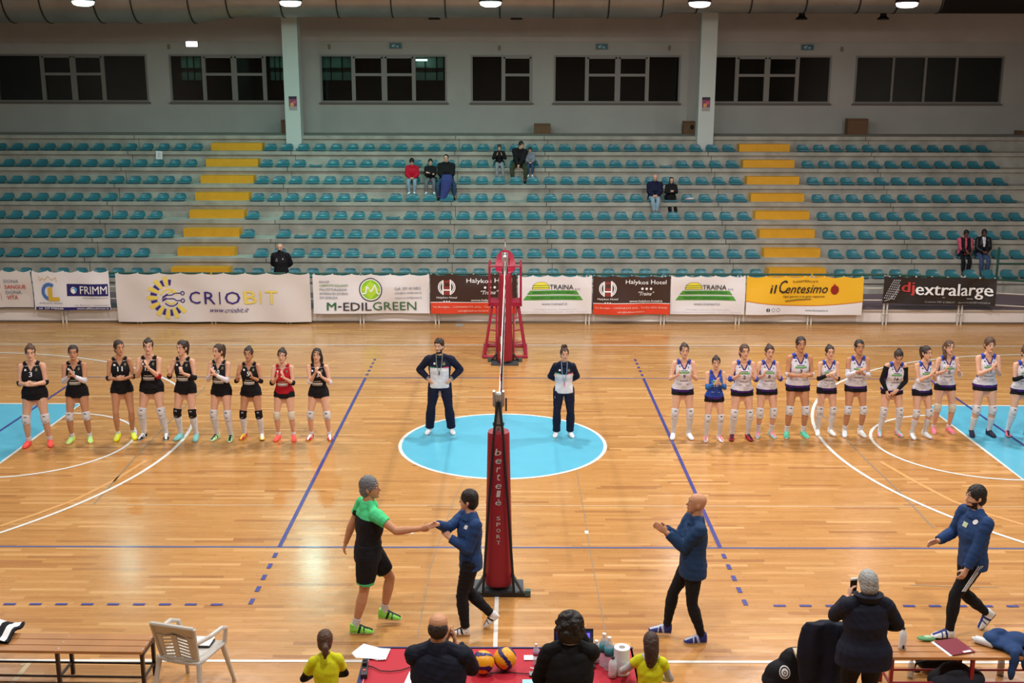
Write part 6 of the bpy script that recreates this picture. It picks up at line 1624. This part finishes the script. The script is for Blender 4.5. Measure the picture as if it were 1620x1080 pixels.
# ================================================================== benches and plastic chair
def bench(x0, x1, y0, dep, rz, M_leg, label, legs):
    L = x1 - x0; t = thing('bench', ((x0 + x1) / 2, y0, 0), label, 'bench', rz=rz)
    M_sl = mat('bench_wood', 'b07a48', .4, noise=.12, nscale=3, coat=.2)
    n = 3; sw = dep / n - .012
    for i in range(n):
        q = MB(); q.box((0, -dep / 2 + (i + .5) * dep / n, .435), (L, sw, .03), M_sl)
        for lx in legs: q.ell((lx - (x0 + x1) / 2, -dep / 2 + (i + .5) * dep / n, .451), (.012, .012, .004), M_met, n=8, k=4)
        q.build('slat', t)
    for lx in legs:
        a = lx - (x0 + x1) / 2
        for sy in (-1, 1):
            q = MB(); q.box((a, sy * (dep / 2 - .03), .21), (.035, .035, .42), M_leg); q.build('leg', t)
        q = MB(); q.box((a, 0, .405), (.035, dep - .03, .03), M_leg); q.build('cross_bar', t)
        q = MB(); q.box((a, 0, .14), (.022, dep - .06, .022), M_leg); q.build('lower_bar', t)
    for sy in (-1, 1):
        q = MB(); q.tube([(legs[0] - (x0 + x1) / 2, sy * (dep / 2 - .05), .14), (legs[-1] - (x0 + x1) / 2, sy * (dep / 2 - .05), .14)], .012, M_leg, n=6); q.build('stretcher', t)
    return t
zB = .45
e = on_z(243, 1003, zB); f = on_z(243, 1027, zB)
yb = (e.y + f.y) / 2
X_ = lambda px, py=1012, z=zB: on_z(px, py, z).x
bench(-6.6, e.x, yb, .38, math.radians(-1.2), mat('leg_darkbrown', '2a1a14', .4), 'wooden slatted bench with dark metal legs, left of the plastic chair', [-6.35, -5.6 + .1, X_(103), X_(236)])
e2 = on_z(1500, 1013, zB); f2 = on_z(1500, 1040, zB); yb2 = (e2.y + f2.y) / 2
bench(X_(1385), 6.9, yb2, e2.y - f2.y, 0, mat('leg_red', '8c1420', .4), 'wooden slatted bench with red metal legs behind the grey-haired person', [X_(1395), X_(1519), 6.3])
# striped cloth on the left bench
g = on_z(4, 1004, zB); q = MB(); rs = []
n = 14
for i in range(n):
    u = i / (n - 1); r = [Vector((-.35 + .5 * u, -.20 + .42 * v, .02 + .05 * math.sin(3 * u + 4 * v) ** 2 + .03 * (1 - u))) for v in [j / 7 for j in range(8)]]; rs.append(r)
q.mi(BLK); 
for i in range(n - 1): q.rings([rs[i], rs[i + 1]], PW if (i // 2) % 2 else BLK, closed=False, cap=False)
q.rings([[v - Vector((0, 0, .02)) for v in r][::-1] for r in rs], BLK, closed=False, cap=False)
o = q.build('jersey', smooth=True); o.location = (g.x, g.y, zB + .004); tag(o, 'black and white striped cloth on the left bench end', 'cloth')

# white monobloc chair
g = on_z(285, 1064, .0)
xc = on_y(283, 985, -8.25).x
t = thing('plastic_chair', (xc + .09, -8.20, 0), 'white plastic garden chair seen from behind with papers on its seat', 'chair', rz=math.radians(-16)); t.scale = (1.07, 1.1, 1.1)
M_pl = mat('plastic_cream', 'c9c4bc', .35)
for sx in (-1, 1):
    for sy, lean_ in ((-1, -.05), (1, .06)):
        q = MB(); a = Vector((sx * .21, sy * .20, .43)); b_ = Vector((sx * .26, sy * .24 + lean_, 0))
        q.tube([a, b_], [.030, .020], M_pl, n=8, rb=[.022, .016]); q.build('leg', t)
q = MB(); nx = 8; g_ = [[Vector((x_ * (.225 + .01 * yy), -.20 + .42 * yy, .43 + .02 * (abs(x_) ** 2) - .02 * (1 - yy) * 0)) for x_ in [2 * i / nx - 1 for i in range(nx + 1)]] for yy in [j / 6 for j in range(7)]]
q.rings([r[::-1] for r in g_][::-1], M_pl, closed=False, cap=False); q.rings([[v - Vector((0, 0, .022)) for v in r] for r in g_], M_pl, closed=False, cap=False)
for r_ in (g_[0], g_[-1], [r[0] for r in g_], [r[-1] for r in g_]): q.tube([v - Vector((0, 0, .012)) for v in r_], .016, M_pl, n=6)
q.build('seat', t, smooth=True)
# backrest: frame and slotted panel
q = MB()
def bp(u, v):  # u -1..1, v 0..1
    return Vector((u * (.19 + .035 * v), -.20 - .09 * v - .02 * (1 - u * u) * 0 + .02 * u * u, .43 + .38 * v + .012 * (1 - u * u)))
q.tube([bp(-1, v) for v in (0, .25, .5, .75, 1)] , .018, M_pl, n=8); q.tube([bp(1, v) for v in (0, .25, .5, .75, 1)], .018, M_pl, n=8); q.tube([bp(u / 4, 1) for u in range(-4, 5)], .020, M_pl, n=8)
q.tube([bp(u / 4, .04) for u in range(-4, 5)], .016, M_pl, n=8)
def slab(poly_):
    P_ = [bp(u, v) for u, v in poly_]; q.poly(P_, M_pl); q.poly([p_ + Vector((0, .010, 0)) for p_ in P_[::-1]], M_pl)
slab([(-.95, .70), (.95, .70), (1, 1), (-1, 1)])
for sx in (-1, 1):
    slab([(sx * .98, 0), (sx * .98, .72), (sx * .62, .72), (sx * .70, 0)] if sx > 0 else [(-.98, 0), (-.70, 0), (-.62, .72), (-.98, .72)])
    for j in range(7):
        v0 = .05 + .095 * j; a_ = [(sx * .12, v0 + .06), (sx * .68, v0), (sx * .68, v0 + .045), (sx * .12, v0 + .105)]
        slab(a_ if sx > 0 else a_[::-1])
slab([(-.13, .02), (.13, .02), (.13, .74), (-.13, .74)])
q.build('backrest', t)
for sx in (-1, 1):
    q = MB(); q.tube([bp(sx, .55) , Vector((sx * .27, -.08, .655)), Vector((sx * .28, .10, .65)), Vector((sx * .26, .20, .60)), Vector((sx * .225, .22, .43))], [.018, .022, .022, .022, .024], M_pl, n=8); q.build('armrest', t)
sg = Vector((xc + .17, -8.08, .492))
q = MB(); q.box((0, 0, .006), (.22, .16, .010), M_strap, Matrix.Rotation(-.1, 3, 'Z')); q.box((-.0, .02, .014), (.20, .19, .006), M_paper, Matrix.Rotation(-.05, 3, 'Z')); o = q.build('notepad'); o.location = sg; tag(o, 'white notepad with dark edge lying on the plastic chair', 'notepad')

# things on and under the right bench
bottle(1427, 1026, .038, .24, 'white sports bottle with the numeral one standing on the bench', lab=None, body=M_plw, cap=M_strap, z=zB, name='sports_bottle')
g = on_z(1427, 1026, zB); q = MB(); q.text('1', lambda u, v: Vector((g.x - .012 + .02 * u, g.y - .0385, zB + .02 + .04 * v)), M_strap, .03)
o = q.build('numeral'); o.parent = bpy.data.objects['sports_bottle']; o.matrix_parent_inverse = Matrix.Translation(-Vector(bpy.data.objects['sports_bottle'].location))
g = on_z(1465, 1012, zB); q = MB(); q.ell((0, 0, .02), (.10, .05, .02), mat('green_cloth', '4f8c58', .6)); q.ell((.02, 0, .035), (.05, .03, .015), mat('pale_green', 'a8c8a0', .6)); o = q.build('sponge', smooth=True); o.location = (g.x, g.y, zB); tag(o, 'small green object on the bench beside the maroon folder', 'sponge')
g = on_z(1510, 1024, zB); t = thing('folder', (g.x, g.y, zB), 'maroon folder with white papers lying on the bench', 'folder', rz=.28)
q = MB(); q.box((0, 0, .010), (.27, .30, .012), mat('maroon', '7a2234', .5)); q.box((.05, -.13, .018), (.09, .03, .003), M_paper); q.build('cover', t)
q = MB(); q.box((-.03, .01, .003), (.27, .31, .006), M_paper); q.build('papers', t)
def cylx(px, py, r, L, m_, label, name, rz=0, z=zB):
    g = on_z(px, py, z); q = MB(); R = Matrix.Rotation(rz, 3, 'Z') @ Matrix.Rotation(math.pi / 2, 3, 'Y')
    q.lathe([(r * .4, -L / 2 - .02), (r * .5, -L / 2), (r, -L / 2 + .02), (r, L / 2 - .01), (r * .9, L / 2)], (0, 0, r), m_, n=18, axis=R); o = q.build(name, smooth=False); smooth_by_angle(o); o.location = (g.x, g.y, z); return tag(o, label, 'bottle')
cylx(1556, 1020, .04, .20, M_plw, 'white bottle lying against the blue clothes on the bench', 'plastic_bottle', rz=-.7)
def heap(name, label, cat, center, pieces, m_, vox=.014, seed=0, extra=None, it=4):
    """soft things: overlapping lumps melted into one skin"""
    q = MB()
    for c, r in pieces: q.ell(c, r, None, n=14, k=10)
    V, F = remesh(q, vox, it); mm = MB(); mm.mi(m_); mm.V = [tuple(v) for v in V]; mm.F = F; mm.I = [0] * len(F)
    if extra: extra(mm)
    o = mm.build(name, smooth=True); o.location = center; return tag(o, label, cat)
DEN = cloth('denim_sweat', '26406c')
g = on_z(1592, 1024, zB)
heap('sweatshirt', 'crumpled blue sweatshirts heaped on the right bench, one sleeve hanging', 'clothes', (g.x, g.y, zB), [((0, .03, .05), (.20, .15, .055)), ((-.14, .06, .08), (.08, .10, .06)), ((.12, .05, .08), (.13, .11, .06)), ((.02, -.10, .04), (.10, .10, .05)), ((.0, -.19, -.04), (.05, .045, .12)), ((-.02, -.205, -.16), (.04, .035, .10)), ((.12, -.19, -.06), (.045, .04, .10)), ((-.04, .12, .12), (.09, .05, .035)), ((.25, .02, .06), (.13, .14, .06))], DEN)
BG = cloth('bag_black', '14141a', .7)
bottle(1440, 1072, .036, .22, 'clear half-empty bottle standing on the floor under the bench', z=0.0, lab=None); bottle(1582, 1068, .036, .24, 'brownish bottle on the floor under the right bench', z=0.0, lab=None, body=mat('bottle_brown', '8a6a5a', .2, alpha=.7))
g = on_z(1487, 1066, 0); heap('handbag', 'black bag under the bench beside the clear bottle', 'bag', (g.x, g.y + .1, 0), [((0, 0, .11), (.24, .13, .11)), ((.08, 0, .16), (.14, .11, .09)), ((-.14, 0, .12), (.10, .11, .10))], BG)
q = MB(); q.tube([(g.x - .15, g.y + .0, .16), (g.x - .27, g.y - .02, .14), (g.x - .30, g.y - .02, .04), (g.x - .22, g.y, .03)], .012, BG, n=6); o = q.build('bag_strap'); o.parent = bpy.data.objects['handbag']; o.matrix_parent_inverse = Matrix.Translation(-Vector((g.x, g.y + .1, 0)))
g = on_z(1510, 1092, 0); heap('sports_bag', 'dark grey sports bag on the floor in front of the bench', 'bag', (g.x, g.y, 0), [((0, 0, .13), (.30, .17, .13)), ((-.02, 0, .22), (.17, .12, .10)), ((.14, .0, .14), (.16, .15, .11)), ((-.16, -.02, .12), (.14, .14, .10))], cloth('bag_grey', '22232c', .7))
# black backpack with round white emblem
g = on_z(1240, 1088, 0)
def emb(mm):
    c = Vector((-.02, -.175, .30)); R = Matrix.Rotation(-.45, 3, 'X')
    bv = BVHTree.FromPolygons([Vector(v) for v in mm.V], mm.F)
    def P_(a, r):
        p_ = Vector((-.03 + r * math.cos(a) * .9, -.6, .24 + r * math.sin(a))); h_ = bv.ray_cast(p_, Vector((0, 1, 0)), 2); return (h_[0] if h_[0] is not None else Vector((p_.x, -.15, p_.z))) + Vector((0, -.005, 0))
    for r0, r1 in ((.052, .062), (0.001, .040)): mm.rings([[P_(2 * math.pi * j / 24, r) for j in range(24)] for r in (r0, r1)], PW, cap=False)
    mm.rings([[P_(2 * math.pi * j / 24, r) - Vector((0, .002, 0)) for j in range(24)] for r in (.012, .020)], BG, cap=False)
heap('backpack', 'black backpack with round white emblem leaning beside the coat', 'backpack', (g.x, g.y, 0), [((0, 0, .16), (.22, .13, .17)), ((-.10, .0, .10), (.14, .13, .10)), ((.06, .02, .30), (.13, .10, .13)), ((.10, .02, .40), (.12, .07, .05))], BG, extra=emb)
# dark coat draped over a chair
xa, xb = on_y(1263, 1040, -8.45).x, on_y(1342, 1040, -8.45).x; Yc = -8.45
zt_ = on_y(1300, 983, Yc).z
t = thing('chair', ((xa + xb) / 2, Yc, 0), 'chair hidden under the draped dark coat, only its feet visible', 'chair')
for sx in (-1, 1):
    for yy, hh in ((-.02, zt_ - .06), (.36, .43)):
        q = MB(); q.tube([(sx * .20, yy, 0), (sx * .19, yy, hh)], .014, mat('chair_cream', 'b8a88c', .5)); q.build('leg', t)
q = MB(); q.box((0, .17, .44), (.42, .40, .03), mat('chair_cream', 'b8a88c', .5)); q.build('seat', t)
q = MB(); q.box((0, -.02, zt_ - .14), (.38, .02, .16), mat('chair_cream', 'b8a88c', .5)); q.build('backrest', t)
q = MB(); n = 20; wd = (xb - xa) / 2
F1 = []; F2 = []
for i, z_ in enumerate([zt_ - .0 , zt_ - .06, zt_ - .2, zt_ - .4, zt_ - .55, zt_ - .68]):
    f = [0.80, .95, 1.0, 1.02, .98, .93][i]; th = [.05, .07, .075, .08, .085, .08][i]
    F1.append([Vector((wd * f * math.cos(a), -.02 + (th + .018 * math.sin(5 * a + i * .3)) * math.sin(a), z_ - .03 * math.cos(a) * (i == 5))) for a in [2 * math.pi * j / 40 for j in range(40)]])
q.rings(F1, None); V, F = remesh(q, .012, 4); V = wrinkle(V, F, .022, 1.6, (22, 10, 4)); mm = MB(); mm.mi(JN); mm.V = [tuple(v) for v in V]; mm.F = F; mm.I = [0] * len(F)
o = mm.build('coat', smooth=True); o.location = ((xa + xb) / 2, Yc, 0); tag(o, 'dark navy coat draped over a chair back beside the backpack', 'coat')
